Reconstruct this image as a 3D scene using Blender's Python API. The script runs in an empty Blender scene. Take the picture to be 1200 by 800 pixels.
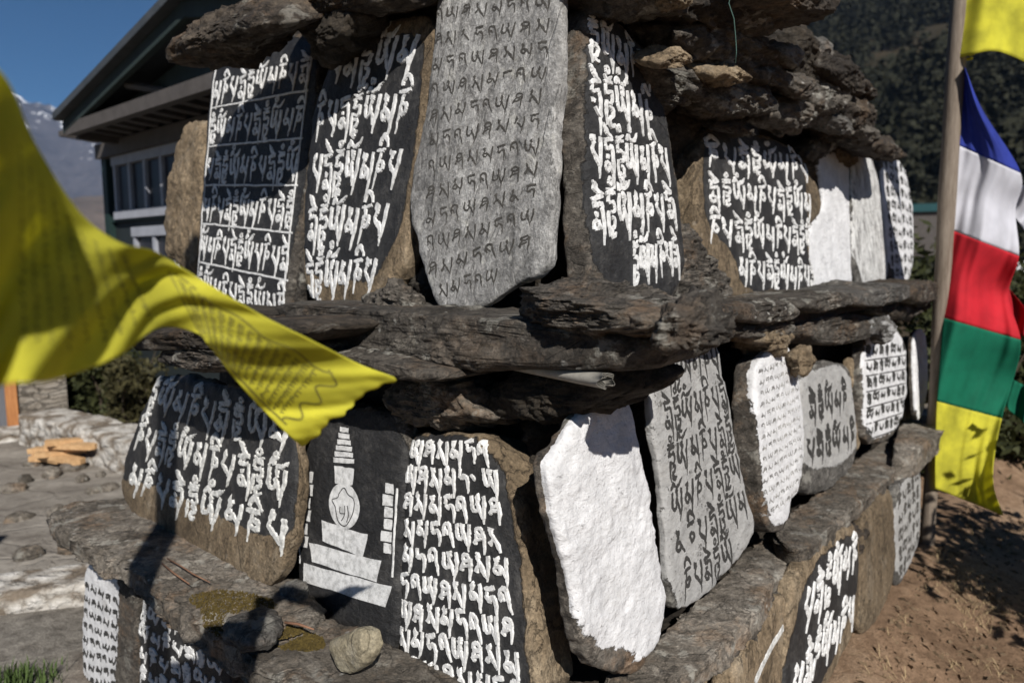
import bpy, math, random
import numpy as np
from mathutils import Vector, noise as mnoise
from mathutils.bvhtree import BVHTree

random.seed(7)
RNG = np.random.default_rng(7)
SC = bpy.context.scene
COL = SC.collection
R = math.radians

# ------------------------------------------------------------------ camera, world, sun, exposure
CAM_Z = 1.60
PITCH = R(6.53)
cam_d = bpy.data.cameras.new('camera')
cam_d.sensor_width = 36.0
cam_d.lens = 24.9
cam_d.clip_start = 0.02
cam_d.clip_end = 30000
cam_d.dof.use_dof = True
cam_d.dof.focus_distance = 1.55
cam_d.dof.aperture_fstop = 2.9
cam = bpy.data.objects.new('camera', cam_d)
COL.objects.link(cam)
cam.location = (0, 0, CAM_Z)
cam.rotation_euler = (R(90) - PITCH, 0, 0)
SC.camera = cam

SUN_EL = R(38.0)
SUN_AZ = R(166.0)                       # clockwise from +Y: behind the photographer, a little to the right
to_sun = Vector((math.sin(SUN_AZ) * math.cos(SUN_EL), math.cos(SUN_AZ) * math.cos(SUN_EL), math.sin(SUN_EL)))
world = bpy.data.worlds.new('World')
SC.world = world
world.use_nodes = True
wn = world.node_tree
sky = wn.nodes.new('ShaderNodeTexSky')
sky.sky_type = 'NISHITA'
sky.sun_disc = False
sky.sun_elevation = SUN_EL
sky.sun_rotation = SUN_AZ
sky.altitude = 2800
sky.air_density = 1.0
sky.dust_density = 0.05
sky.ozone_density = 2.0
bgn = wn.nodes['Background']
bgn.inputs['Strength'].default_value = 0.05
hs = wn.nodes.new('ShaderNodeHueSaturation')           # the clear deep blue of high altitude air
hs.inputs['Saturation'].default_value = 1.6
hs.inputs['Value'].default_value = 0.60
wn.links.new(sky.outputs[0], hs.inputs['Color'])
wn.links.new(hs.outputs[0], bgn.inputs['Color'])
sun_d = bpy.data.lights.new('sun', 'SUN')
sun_d.energy = 5.0
sun_d.angle = R(0.53)
sun_d.color = (1.0, 0.955, 0.89)
sun = bpy.data.objects.new('sun', sun_d)
COL.objects.link(sun)
sun.location = (2, -4, 8)
sun.rotation_euler = (-to_sun).to_track_quat('-Z', 'Y').to_euler()
vs = SC.view_settings
vs.view_transform = 'Standard'
vs.look = 'None'
vs.exposure = 0.5
vs.gamma = 1.0
vs.use_curve_mapping = False
SC.render.engine = 'CYCLES'
SC.cycles.use_denoising = True
SC.cycles.max_bounces = 5
SC.cycles.diffuse_bounces = 3
SC.cycles.transparent_max_bounces = 8

# ------------------------------------------------------------------ geometry of the place, from the photograph's perspective
FPX = 830.0
CAMV = np.array([0, 0, CAM_Z])
F_ = np.array([0, math.cos(PITCH), -math.sin(PITCH)])
U_ = np.array([0, math.sin(PITCH), math.cos(PITCH)])
X_ = np.array([1.0, 0, 0])
AR = R(40.5)
D_R = np.array([math.sin(AR), math.cos(AR), 0])        # along the right face, away
D_L = np.array([-math.cos(AR), math.sin(AR), 0])       # along the left face, away
N_R = -D_L                                             # outward of right face
N_L = -D_R                                             # outward of left face
ZV = np.array([0, 0, 1.0])

def ray(px, py):
    return (px - 600) / FPX * X_ + F_ + (400 - py) / FPX * U_

class Plane:
    def __init__(s, o, u, v):
        s.o = np.array(o, float); s.u = np.array(u, float); s.v = np.array(v, float)
        s.n = np.cross(s.u, s.v)
    def hit(s, px, py):
        d = ray(px, py)
        t = np.dot(s.o - CAMV, s.n) / np.dot(d, s.n)
        return CAMV + d * t
    def uv(s, px, py):
        p = s.hit(px, py) - s.o
        return np.array([np.dot(p, s.u), np.dot(p, s.v)])
    def pt(s, u, v, w=0.0):
        return s.o + s.u * u + s.v * v + s.n * w

def hplane(z):
    return Plane((0, 0, z), (1, 0, 0), (0, 1, 0))

Z_LOW = CAM_Z - 0.875
Z_MID = CAM_Z - 0.10
C0 = hplane(Z_LOW).hit(670, 850)

def face(side, back, z0, lean=8.5):
    """vertical (leaning) plane of a face of the monument, 'back' metres behind the lower corner"""
    n, u = (N_L, -D_L) if side == 'L' else (N_R, D_R)
    a = R(lean)
    o = C0 - n * back
    o = np.array([o[0], o[1], z0])
    return Plane(o, u, ZV * math.cos(a) - n * math.sin(a))

def depthplane(y, lean=0):
    return Plane((0, y, 0), (1, 0, 0), (0, 0, 1))

# ------------------------------------------------------------------ numpy gradient noise
_perm = np.random.default_rng(3).permutation(512).astype(np.int64)
_perm = np.concatenate([_perm, _perm, _perm])
_grad = np.random.default_rng(4).normal(size=(512, 3))
_grad /= np.linalg.norm(_grad, axis=1)[:, None]
def perlin(P):
    P = np.asarray(P, float)
    i = np.floor(P).astype(np.int64); f = P - i
    w = f * f * f * (f * (f * 6 - 15) + 10)
    out = np.zeros(len(P))
    for dx in (0, 1):
        for dy in (0, 1):
            for dz in (0, 1):
                h = _perm[(_perm[(_perm[(i[:, 0] + dx) & 511] + i[:, 1] + dy) & 511] + i[:, 2] + dz) & 511]
                g = _grad[h]
                dot = g[:, 0] * (f[:, 0] - dx) + g[:, 1] * (f[:, 1] - dy) + g[:, 2] * (f[:, 2] - dz)
                wt = (w[:, 0] if dx else 1 - w[:, 0]) * (w[:, 1] if dy else 1 - w[:, 1]) * (w[:, 2] if dz else 1 - w[:, 2])
                out += dot * wt
    return out * 1.6
def fbm(P, oct=4, gain=0.5, lac=2.03):
    a, s, t = 1.0, 0, 0
    P = np.asarray(P, float)
    for k in range(oct):
        s = s + a * perlin(P + 17.3 * k); t += a
        P = P * lac; a *= gain
    return s / t
def ridged(P, oct=4):
    a, s, t = 1.0, 0, 0
    P = np.asarray(P, float)
    for k in range(oct):
        s = s + a * (1 - np.abs(perlin(P + 9.1 * k))); t += a
        P = P * 2.03; a *= 0.5
    return s / t

# ------------------------------------------------------------------ object helpers
def tag(o, label=None, cat=None, group=None, kind=None):
    if label: o['label'] = label
    if cat: o['category'] = cat
    if group: o['group'] = group
    if kind: o['kind'] = kind
    return o

def mesh_obj(name, verts, faces, mat, parent=None, smooth=True, loc=None, attrs=None):
    """one mesh object; verts in world space, moved so that the origin is at loc"""
    V = np.asarray(verts, float)
    if parent is not None:
        loc = np.array(parent.matrix_world.translation) if False else np.array(parent['_o'][:])
        off = loc
    else:
        if loc is None:
            loc = np.array([V[:, 0].mean(), V[:, 1].mean(), V[:, 2].min()])
        off = np.asarray(loc, float)
    me = bpy.data.meshes.new(name)
    Vl = V - off
    if isinstance(faces, np.ndarray):
        nf, k = faces.shape
        me.vertices.add(len(Vl)); me.vertices.foreach_set('co', Vl.ravel())
        me.loops.add(nf * k); me.loops.foreach_set('vertex_index', faces.ravel().astype(np.int32))
        me.polygons.add(nf)
        me.polygons.foreach_set('loop_start', (np.arange(nf) * k).astype(np.int32))
        me.update(calc_edges=True)
    else:
        me.from_pydata([tuple(v) for v in Vl], [], [tuple(int(i) for i in f) for f in faces])
    me.validate()
    if smooth:
        me.polygons.foreach_set('use_smooth', np.ones(len(me.polygons), bool))
    if attrs:
        for an, av in attrs.items():
            at = me.attributes.new(an, 'FLOAT', 'POINT')
            at.data.foreach_set('value', np.asarray(av, np.float32))
    if mat is not None:
        me.materials.append(mat)
    o = bpy.data.objects.new(name, me)
    COL.objects.link(o)
    if parent is not None:
        o.parent = parent
    else:
        o.location = off
    o['_o'] = [float(a) for a in off]
    return o

def empty(name, loc, label, cat, group=None):
    o = bpy.data.objects.new(name, None)
    COL.objects.link(o)
    o.location = loc
    o['_o'] = [float(a) for a in loc]
    return tag(o, label, cat, group)

class MB:
    """collects simple shapes for one mesh"""
    def __init__(s): s.v = []; s.f = []
    def add(s, V, Fc):
        b = len(s.v)
        s.v += [tuple(v) for v in V]
        s.f += [tuple(i + b for i in f) for f in Fc]
    def box(s, c, ax, ay, az, hx, hy, hz):
        c = np.array(c, float); ax, ay, az = (np.array(q, float) for q in (ax, ay, az))
        V = [c + ax * sx * hx + ay * sy * hy + az * sz * hz for sz in (-1, 1) for sy in (-1, 1) for sx in (-1, 1)]
        s.add(V, [(0, 2, 3, 1), (4, 5, 7, 6), (0, 1, 5, 4), (2, 6, 7, 3), (0, 4, 6, 2), (1, 3, 7, 5)])
    def prism(s, poly, ext):
        n = len(poly); P = [np.array(p, float) for p in poly]; e = np.array(ext, float)
        s.add(P + [p + e for p in P], [tuple(range(n)), tuple(range(2 * n - 1, n - 1, -1))] + [(i, i + n, (i + 1) % n + n, (i + 1) % n)[::-1] for i in range(n)])
    def tube(s, pts, rad, n=10, cap=True):
        P = [np.array(p, float) for p in pts]
        rad = rad if hasattr(rad, '__len__') else [rad] * len(P)
        V = []; Fc = []
        for i, p in enumerate(P):
            t = P[min(i + 1, len(P) - 1)] - P[max(i - 1, 0)]
            t /= np.linalg.norm(t) + 1e-9
            a = np.cross(t, [0.13, 0.2, 0.97] if abs(t[2]) < 0.9 else [1, 0.1, 0]); a /= np.linalg.norm(a)
            b = np.cross(t, a)
            for k in range(n):
                th = 2 * math.pi * k / n
                V.append(p + rad[i] * (math.cos(th) * a + math.sin(th) * b))
        for i in range(len(P) - 1):
            for k in range(n):
                Fc.append((i * n + k, i * n + (k + 1) % n, (i + 1) * n + (k + 1) % n, (i + 1) * n + k))
        if cap:
            Fc.append(tuple(range(n))[::-1]); Fc.append(tuple((len(P) - 1) * n + k for k in range(n)))
        s.add(V, Fc)
    def build(s, name, mat, parent=None, smooth=False, loc=None):
        return mesh_obj(name, s.v, s.f, mat, parent, smooth, loc)

# ------------------------------------------------------------------ materials
def lin(r, g, b):
    f = lambda c: (c / 255 / 12.92) if c / 255 <= 0.04045 else ((c / 255 + 0.055) / 1.055) ** 2.4
    return (f(r), f(g), f(b), 1)

class NT:
    def __init__(s, name):
        s.m = bpy.data.materials.new(name); s.m.use_nodes = True
        s.t = s.m.node_tree; s.n = s.t.nodes; s.l = s.t.links
        s.b = s.n['Principled BSDF']; s.out = s.n['Material Output']
    def new(s, t, **kw):
        n = s.n.new(t)
        for k, v in kw.items():
            if hasattr(n, k): setattr(n, k, v)
        return n
    def put(s, sock, v):
        if hasattr(v, 'is_linked') or isinstance(v, bpy.types.NodeSocket): s.l.new(v, sock)
        else: sock.default_value = v
    def math(s, op, a, b=0.0, c=0.0, clamp=False):
        n = s.new('ShaderNodeMath', operation=op, use_clamp=clamp)
        s.put(n.inputs[0], a); s.put(n.inputs[1], b)
        if op in ('MULTIPLY_ADD', 'SMOOTH_MIN'): s.put(n.inputs[2], c)
        return n.outputs[0]
    def coords(s, obj=True, rand=True):
        tc = s.new('ShaderNodeTexCoord')
        o = tc.outputs['Object']
        if rand:
            oi = s.new('ShaderNodeObjectInfo')
            s.rand = oi.outputs['Random']
            off = s.math('MULTIPLY', s.rand, 37.0)
            va = s.new('ShaderNodeVectorMath', operation='ADD')
            s.l.new(o, va.inputs[0]); s.l.new(off, va.inputs[1])
            o = va.outputs[0]
        return o
    def mapping(s, vec, scale=(1, 1, 1), rot=(0, 0, 0)):
        n = s.new('ShaderNodeMapping')
        s.l.new(vec, n.inputs['Vector']); n.inputs['Scale'].default_value = scale; n.inputs['Rotation'].default_value = rot
        return n.outputs[0]
    def noise(s, vec, scale, detail=6, rough=0.6, dist=0.0):
        n = s.new('ShaderNodeTexNoise')
        s.l.new(vec, n.inputs['Vector']); n.inputs['Scale'].default_value = scale
        n.inputs['Detail'].default_value = detail; n.inputs['Roughness'].default_value = rough; n.inputs['Distortion'].default_value = dist
        return n.outputs['Fac']
    def voronoi(s, vec, scale, feature='F1'):
        n = s.new('ShaderNodeTexVoronoi', feature=feature)
        s.l.new(vec, n.inputs['Vector']); n.inputs['Scale'].default_value = scale
        return n.outputs['Distance']
    def ramp(s, fac, stops):
        n = s.new('ShaderNodeValToRGB')
        e = n.color_ramp.elements
        while len(e) < len(stops): e.new(0.5)
        for k, (p, c) in enumerate(stops):
            e[k].position = p; e[k].color = c if hasattr(c, '__len__') else (c, c, c, 1)
        s.l.new(fac, n.inputs[0])
        return n.outputs[0]
    def mix(s, fac, a, b, blend='MIX'):
        n = s.new('ShaderNodeMix', data_type='RGBA', blend_type=blend)
        s.put(n.inputs[0], fac); s.put(n.inputs[6], a); s.put(n.inputs[7], b)
        return n.outputs[2]
    def sstep(s, x, lo, hi):
        n = s.new('ShaderNodeMapRange', interpolation_type='SMOOTHSTEP')
        s.l.new(x, n.inputs[0]); n.inputs[1].default_value = lo; n.inputs[2].default_value = hi
        return n.outputs[0]
    def bump(s, h, strength=0.5, dist=0.01, normal=None):
        n = s.new('ShaderNodeBump'); n.inputs['Strength'].default_value = strength; n.inputs['Distance'].default_value = dist
        s.l.new(h, n.inputs['Height'])
        if normal is not None: s.l.new(normal, n.inputs['Normal'])
        return n.outputs[0]
    def done(s, col, rough=0.85, normal=None, spec=0.3):
        s.put(s.b.inputs['Base Color'], col); s.put(s.b.inputs['Roughness'], rough)
        s.b.inputs['Specular IOR Level'].default_value = spec
        if normal is not None: s.l.new(normal, s.b.inputs['Normal'])
        return s.m

def stone_mat(name, dark, mid, light, grain=(1, 1, 1.7), lichen=0.35, bump=0.9, paint=None, paint_rough=0.55, wear=0.5, ragged=0.010, scratch=False, rust=0.0):
    """weathered schist; with paint = colour, the part of the face whose 'paint' attribute is positive is painted"""
    q = NT(name)
    vec = q.coords()
    g = q.mapping(vec, grain, (0.12, 0.08, 0.3))
    n1 = q.noise(g, 4.0, 5, 0.6, 0.4)
    n2 = q.noise(g, 22.0, 9, 0.68, 0.3)
    n3 = q.noise(vec, 150.0, 6, 0.7)
    n4 = q.noise(vec, 9.0, 8, 0.65)
    c = q.ramp(q.math('ADD', q.math('MULTIPLY', n1, 0.55), q.math('MULTIPLY', n2, 0.45)), [(0.34, dark), (0.5, mid), (0.68, light)])
    c = q.mix(1.0, c, q.ramp(n3, [(0.3, 0.55), (0.55, 1.0), (0.75, 1.5)]), 'MULTIPLY')
    if rust > 0:
        c = q.mix(q.math('MULTIPLY', q.sstep(q.noise(vec, 6.0, 7, 0.7), 0.5, 0.66), rust), c, (0.21, 0.115, 0.05, 1))
    mt = q.noise(vec, 48.0, 6, 0.72)
    c = q.mix(1.0, c, q.ramp(mt, [(0.32, 0.62), (0.5, 1.0), (0.68, 1.4)]), 'MULTIPLY')
    sp = q.sstep(q.math('ADD', n4, q.math('MULTIPLY', n2, 0.35)), 0.74, 0.82)
    c = q.mix(q.math('MULTIPLY', sp, lichen), c, (0.36, 0.35, 0.31, 1))
    dots = q.math('MULTIPLY', q.sstep(q.voronoi(vec, 26.0), 0.24, 0.14), q.sstep(q.noise(vec, 7.0, 3), 0.54, 0.64))
    c = q.mix(q.math('MULTIPLY', dots, lichen * 1.3, clamp=True), c, (0.42, 0.41, 0.38, 1))
    v = q.math('MULTIPLY_ADD', q.rand, 0.5, 0.75)
    c = q.mix(1.0, c, v, 'MULTIPLY')
    vo = q.voronoi(g, 30.0)
    wv_ = q.new('ShaderNodeVectorMath', operation='ADD'); q.l.new(g, wv_.inputs[0]); q.l.new(q.math('MULTIPLY', n2, 0.16), wv_.inputs[1])
    ck = q.sstep(q.voronoi(wv_.outputs[0], 11.0, 'DISTANCE_TO_EDGE'), 0.0, 0.035)
    c = q.mix(1.0, c, q.ramp(ck, [(0.0, 0.55), (0.6, 1.0)]), 'MULTIPLY')
    h = q.math('ADD', q.math('MULTIPLY', n2, 1.0), q.math('MULTIPLY', n3, 0.28))
    h = q.math('ADD', h, q.math('MULTIPLY', vo, 0.25))
    h = q.math('ADD', h, q.math('MULTIPLY', mt, 0.5))
    rough = 0.85
    if paint is not None:
        at = q.new('ShaderNodeAttribute'); at.attribute_name = 'paint'
        edge = q.math('ADD', at.outputs['Fac'], q.math('MULTIPLY', q.math('SUBTRACT', n2, 0.5), ragged * 5))
        edge = q.math('ADD', edge, q.math('MULTIPLY', q.math('SUBTRACT', n3, 0.5), ragged * 0.8))
        pf = q.sstep(edge, -0.002, 0.003)
        chips = q.sstep(q.math('ADD', q.math('MULTIPLY', n3, 0.5), q.math('MULTIPLY', n2, 0.5)), 0.615 - 0.05 * wear, 0.68 - 0.05 * wear)
        pf = q.math('MULTIPLY', pf, q.math('SUBTRACT', 1.0, q.math('MULTIPLY', chips, wear)))
        pv = q.mix(1.0, q.ramp(q.noise(vec, 14.0, 8, 0.7), [(0.3, 0.78), (0.6, 1.08)]), q.ramp(n3, [(0.28, 0.62), (0.45, 1.0)]), 'MULTIPLY')
        pc = q.mix(1.0, paint, pv, 'MULTIPLY')
        if scratch:
            st = q.noise(q.mapping(vec, (1, 1, 0.12)), 45.0, 6, 0.7)
            pc = q.mix(q.sstep(st, 0.46, 0.64), pc, (0.16, 0.155, 0.15, 1))
        if paint[0] < .1:                                  # chalky smears and dust on the black ground
            du = q.math('ADD', q.math('MULTIPLY', n4, 0.5), q.math('MULTIPLY', mt, 0.5))
            pc = q.mix(q.math('MULTIPLY', q.sstep(du, 0.46, 0.70), 0.55), pc, (0.105, 0.10, 0.094, 1))
        else:
            pc = q.mix(q.math('MULTIPLY', q.sstep(n4, 0.56, 0.74), 0.35), pc, (0.36, 0.34, 0.31, 1))
        c = q.mix(pf, c, pc)
        rough = q.math('SUBTRACT', 0.85, q.math('MULTIPLY', pf, 0.85 - paint_rough))
        h = q.math('MULTIPLY', h, q.math('SUBTRACT', 1.0, q.math('MULTIPLY', pf, 0.42)))
    h = q.math('ADD', h, q.math('MULTIPLY', ck, 0.22 if paint is None else q.math('MULTIPLY', q.math('SUBTRACT', 1.0, pf), 0.22)))
    return q.done(c, rough, q.bump(h, bump, 0.015), 0.3)

def plain_mat(name, c1, c2, scale=20, rough=0.8, bump=0.3, dist=0.003, grain=(1, 1, 1), spec=0.3, lo=0.35, hi=0.65):
    q = NT(name)
    vec = q.mapping(q.coords(), grain)
    n = q.noise(vec, scale, 8, 0.65)
    n2 = q.noise(vec, scale * 7, 5, 0.6)
    c = q.ramp(q.math('ADD', q.math('MULTIPLY', n, 0.7), q.math('MULTIPLY', n2, 0.3)), [(lo, c1), (hi, c2)])
    return q.done(c, rough, q.bump(q.math('ADD', n, q.math('MULTIPLY', n2, 0.4)), bump, dist), spec)

def cloth_mat(name, c, trans=0.45, dark=0.75):
    q = NT(name)
    vec = q.coords()
    n = q.noise(vec, 9.0, 4, 0.5)
    wv = q.noise(q.mapping(vec, (1, 1, 1)), 420.0, 2, 0.5)
    cc = q.mix(1.0, c, q.ramp(n, [(0.3, dark), (0.65, 1.05)]), 'MULTIPLY')
    q.done(cc, 0.8, q.bump(wv, 0.25, 0.001), 0.2)
    tr = q.new('ShaderNodeBsdfTranslucent'); q.put(tr.inputs['Color'], cc)
    mx = q.new('ShaderNodeMixShader'); mx.inputs[0].default_value = trans
    q.l.new(q.b.outputs[0], mx.inputs[1]); q.l.new(tr.outputs[0], mx.inputs[2]); q.l.new(mx.outputs[0], q.out.inputs[0])
    return q.m

BLACKP = (0.020, 0.020, 0.021, 1)
WHITEP = (0.60, 0.60, 0.61, 1)
M = {}
SB = ((0.027, 0.023, 0.019, 1), (0.086, 0.075, 0.063, 1), (0.20, 0.18, 0.153, 1))      # brown schist
SG = ((0.032, 0.03, 0.027, 1), (0.105, 0.098, 0.089, 1), (0.215, 0.205, 0.188, 1))         # grey schist
SD = ((0.014, 0.011, 0.009, 1), (0.044, 0.035, 0.027, 1), (0.11, 0.088, 0.066, 1))        # dark schist; part of the cap rocks' shade is put into this colour
ST = ((0.085, 0.062, 0.038, 1), (0.19, 0.142, 0.09, 1), (0.30, 0.24, 0.165, 1))          # tan stone
M['brown'] = stone_mat('brown_schist', *SB, rust=0.16, lichen=0.55)
M['grey'] = stone_mat('grey_schist', *SG, rust=0.18)
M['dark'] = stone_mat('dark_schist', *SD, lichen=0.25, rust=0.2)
M['ledge'] = stone_mat('pale_grey_schist', (0.045, 0.038, 0.030, 1), (0.135, 0.117, 0.096, 1), (0.27, 0.245, 0.21, 1), rust=0.3, lichen=0.45)
M['tan'] = stone_mat('tan_stone', *ST, lichen=0.1, grain=(1, 1, 0.5))
M['bands'] = stone_mat('banded_schist', *SB, grain=(1, 1, 4.0), lichen=0.35, rust=0.3, bump=1.0)
M['blackslab'] = stone_mat('black_painted_slab', *SB, paint=BLACKP, rust=0.3, wear=0.35)
M['tanblack'] = stone_mat('tan_slab_painted_black', *ST, paint=BLACKP, lichen=0.1, wear=0.3, grain=(1, 1, 0.5))
M['whiteslab'] = stone_mat('white_painted_slab', *SB, paint=WHITEP, wear=0.35, ragged=0.016, paint_rough=0.75, rust=0.35)
M['wornwhite'] = stone_mat('worn_white_slab', *SG, paint=(0.33, 0.327, 0.32, 1), wear=0.9, ragged=0.012, paint_rough=0.8)
M['streaked'] = stone_mat('streaked_white_slab', *SG, paint=(0.55, 0.55, 0.54, 1), wear=0.9, scratch=True, paint_rough=0.8)
M['carved'] = stone_mat('carved_grey_slab', (0.085, 0.083, 0.080, 1), (0.235, 0.23, 0.222, 1), (0.46, 0.455, 0.44, 1), grain=(1, 1, 0.45), lichen=0.35, bump=0.8)
M['core'] = stone_mat('rubble_fill', (0.012, 0.009, 0.007, 1), (0.035, 0.028, 0.02, 1), (0.07, 0.055, 0.04, 1), lichen=0.05)  # near-black: the shade of gaps and hollows is put into the colour
M['heart'] = stone_mat('pale_pebble', (0.16, 0.135, 0.085, 1), (0.30, 0.26, 0.18, 1), (0.42, 0.38, 0.28, 1), lichen=0.15, bump=0.5, grain=(1, 1, 1))
M['white_letter'] = plain_mat('white_letter_paint', (0.22, 0.22, 0.215, 1), (0.64, 0.64, 0.635, 1), 55, 0.7, 0.5, 0.003, lo=0.3, hi=0.55)
M['grey_letter'] = plain_mat('worn_letter_paint', (0.2, 0.2, 0.19, 1), (0.66, 0.66, 0.64, 1), 70, 0.75, 0.5, 0.003, lo=0.34, hi=0.6)
M['black_letter'] = plain_mat('black_letter_paint', (0.018, 0.018, 0.018, 1), (0.05, 0.048, 0.045, 1), 80, 0.7, 0.3, 0.002)
M['cut_letter'] = plain_mat('dark_cut_letter', (0.022, 0.02, 0.018, 1), (0.085, 0.08, 0.072, 1), 90, 0.9, 0.4, 0.002)
M['moss'] = plain_mat('brown_moss', (0.05, 0.035, 0.008, 1), (0.14, 0.10, 0.025, 1), 90, 0.95, 1.0, 0.01)
M['wood'] = plain_mat('weathered_wood', (0.10, 0.075, 0.055, 1), (0.24, 0.20, 0.16, 1), 14, 0.8, 0.6, 0.004, grain=(5, 5, 0.35))
M['yellow'] = cloth_mat('yellow_cloth', (0.80, 0.765, 0.09, 1), 0.58, 0.66)
M['blue'] = cloth_mat('blue_cloth', (0.035, 0.055, 0.33, 1), 0.3)
M['white_cloth'] = cloth_mat('white_cloth', (0.60, 0.60, 0.65, 1), 0.3, 0.85)
M['red'] = cloth_mat('red_cloth', (0.56, 0.022, 0.035, 1), 0.3)
M['green'] = cloth_mat('green_cloth', (0.008, 0.15, 0.085, 1), 0.3)
M['ink'] = plain_mat('olive_print_ink', (0.13, 0.12, 0.02, 1), (0.24, 0.225, 0.03, 1), 60, 0.9, 0.1)

# ------------------------------------------------------------------ slab / rock builder
def chaikin(P, it=1):
    P = np.asarray(P, float)
    for _ in range(it):
        Q = np.roll(P, -1, axis=0)
        P = np.stack([0.8 * P + 0.2 * Q, 0.2 * P + 0.8 * Q], 1).reshape(-1, 2)
    return P
def centroid(P):
    x, y = P[:, 0], P[:, 1]; x2, y2 = np.roll(x, -1), np.roll(y, -1)
    cr = x * y2 - x2 * y; A = cr.sum() / 2
    return np.array([((x + x2) * cr).sum(), ((y + y2) * cr).sum()]) / (6 * A)
def radial(P, c, th):
    d = np.stack([np.cos(th), np.sin(th)], 1)
    best = np.zeros(len(th))
    A = P - c; B = np.roll(A, -1, axis=0)
    for a, b in zip(A, B):
        e = b - a
        den = d[:, 0] * e[1] - d[:, 1] * e[0]
        with np.errstate(divide='ignore', invalid='ignore'):
            t = (a[0] * e[1] - a[1] * e[0]) / den
            s = (a[0] * d[:, 1] - a[1] * d[:, 0]) / den
        ok = (np.abs(den) > 1e-12) & (s >= -1e-6) & (s <= 1 + 1e-6) & (t > 0)
        best = np.where(ok & (t > best), t, best)
    return best
def poly_sd(P, poly):
    """signed distance, positive inside"""
    inside = np.zeros(len(P), bool); dmin = np.full(len(P), 1e9)
    A = poly; B = np.roll(poly, -1, axis=0)
    for a, b in zip(A, B):
        e = b - a
        t = np.clip(((P - a) @ e) / (e @ e + 1e-12), 0, 1)
        dmin = np.minimum(dmin, np.linalg.norm(P - (a + t[:, None] * e), axis=1))
        cond = (a[1] > P[:, 1]) != (b[1] > P[:, 1])
        with np.errstate(divide='ignore', invalid='ignore'):
            xi = (b[0] - a[0]) * (P[:, 1] - a[1]) / (b[1] - a[1]) + a[0]
        inside ^= cond & (P[:, 0] < xi)
    return np.where(inside, dmin, -dmin)

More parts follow.
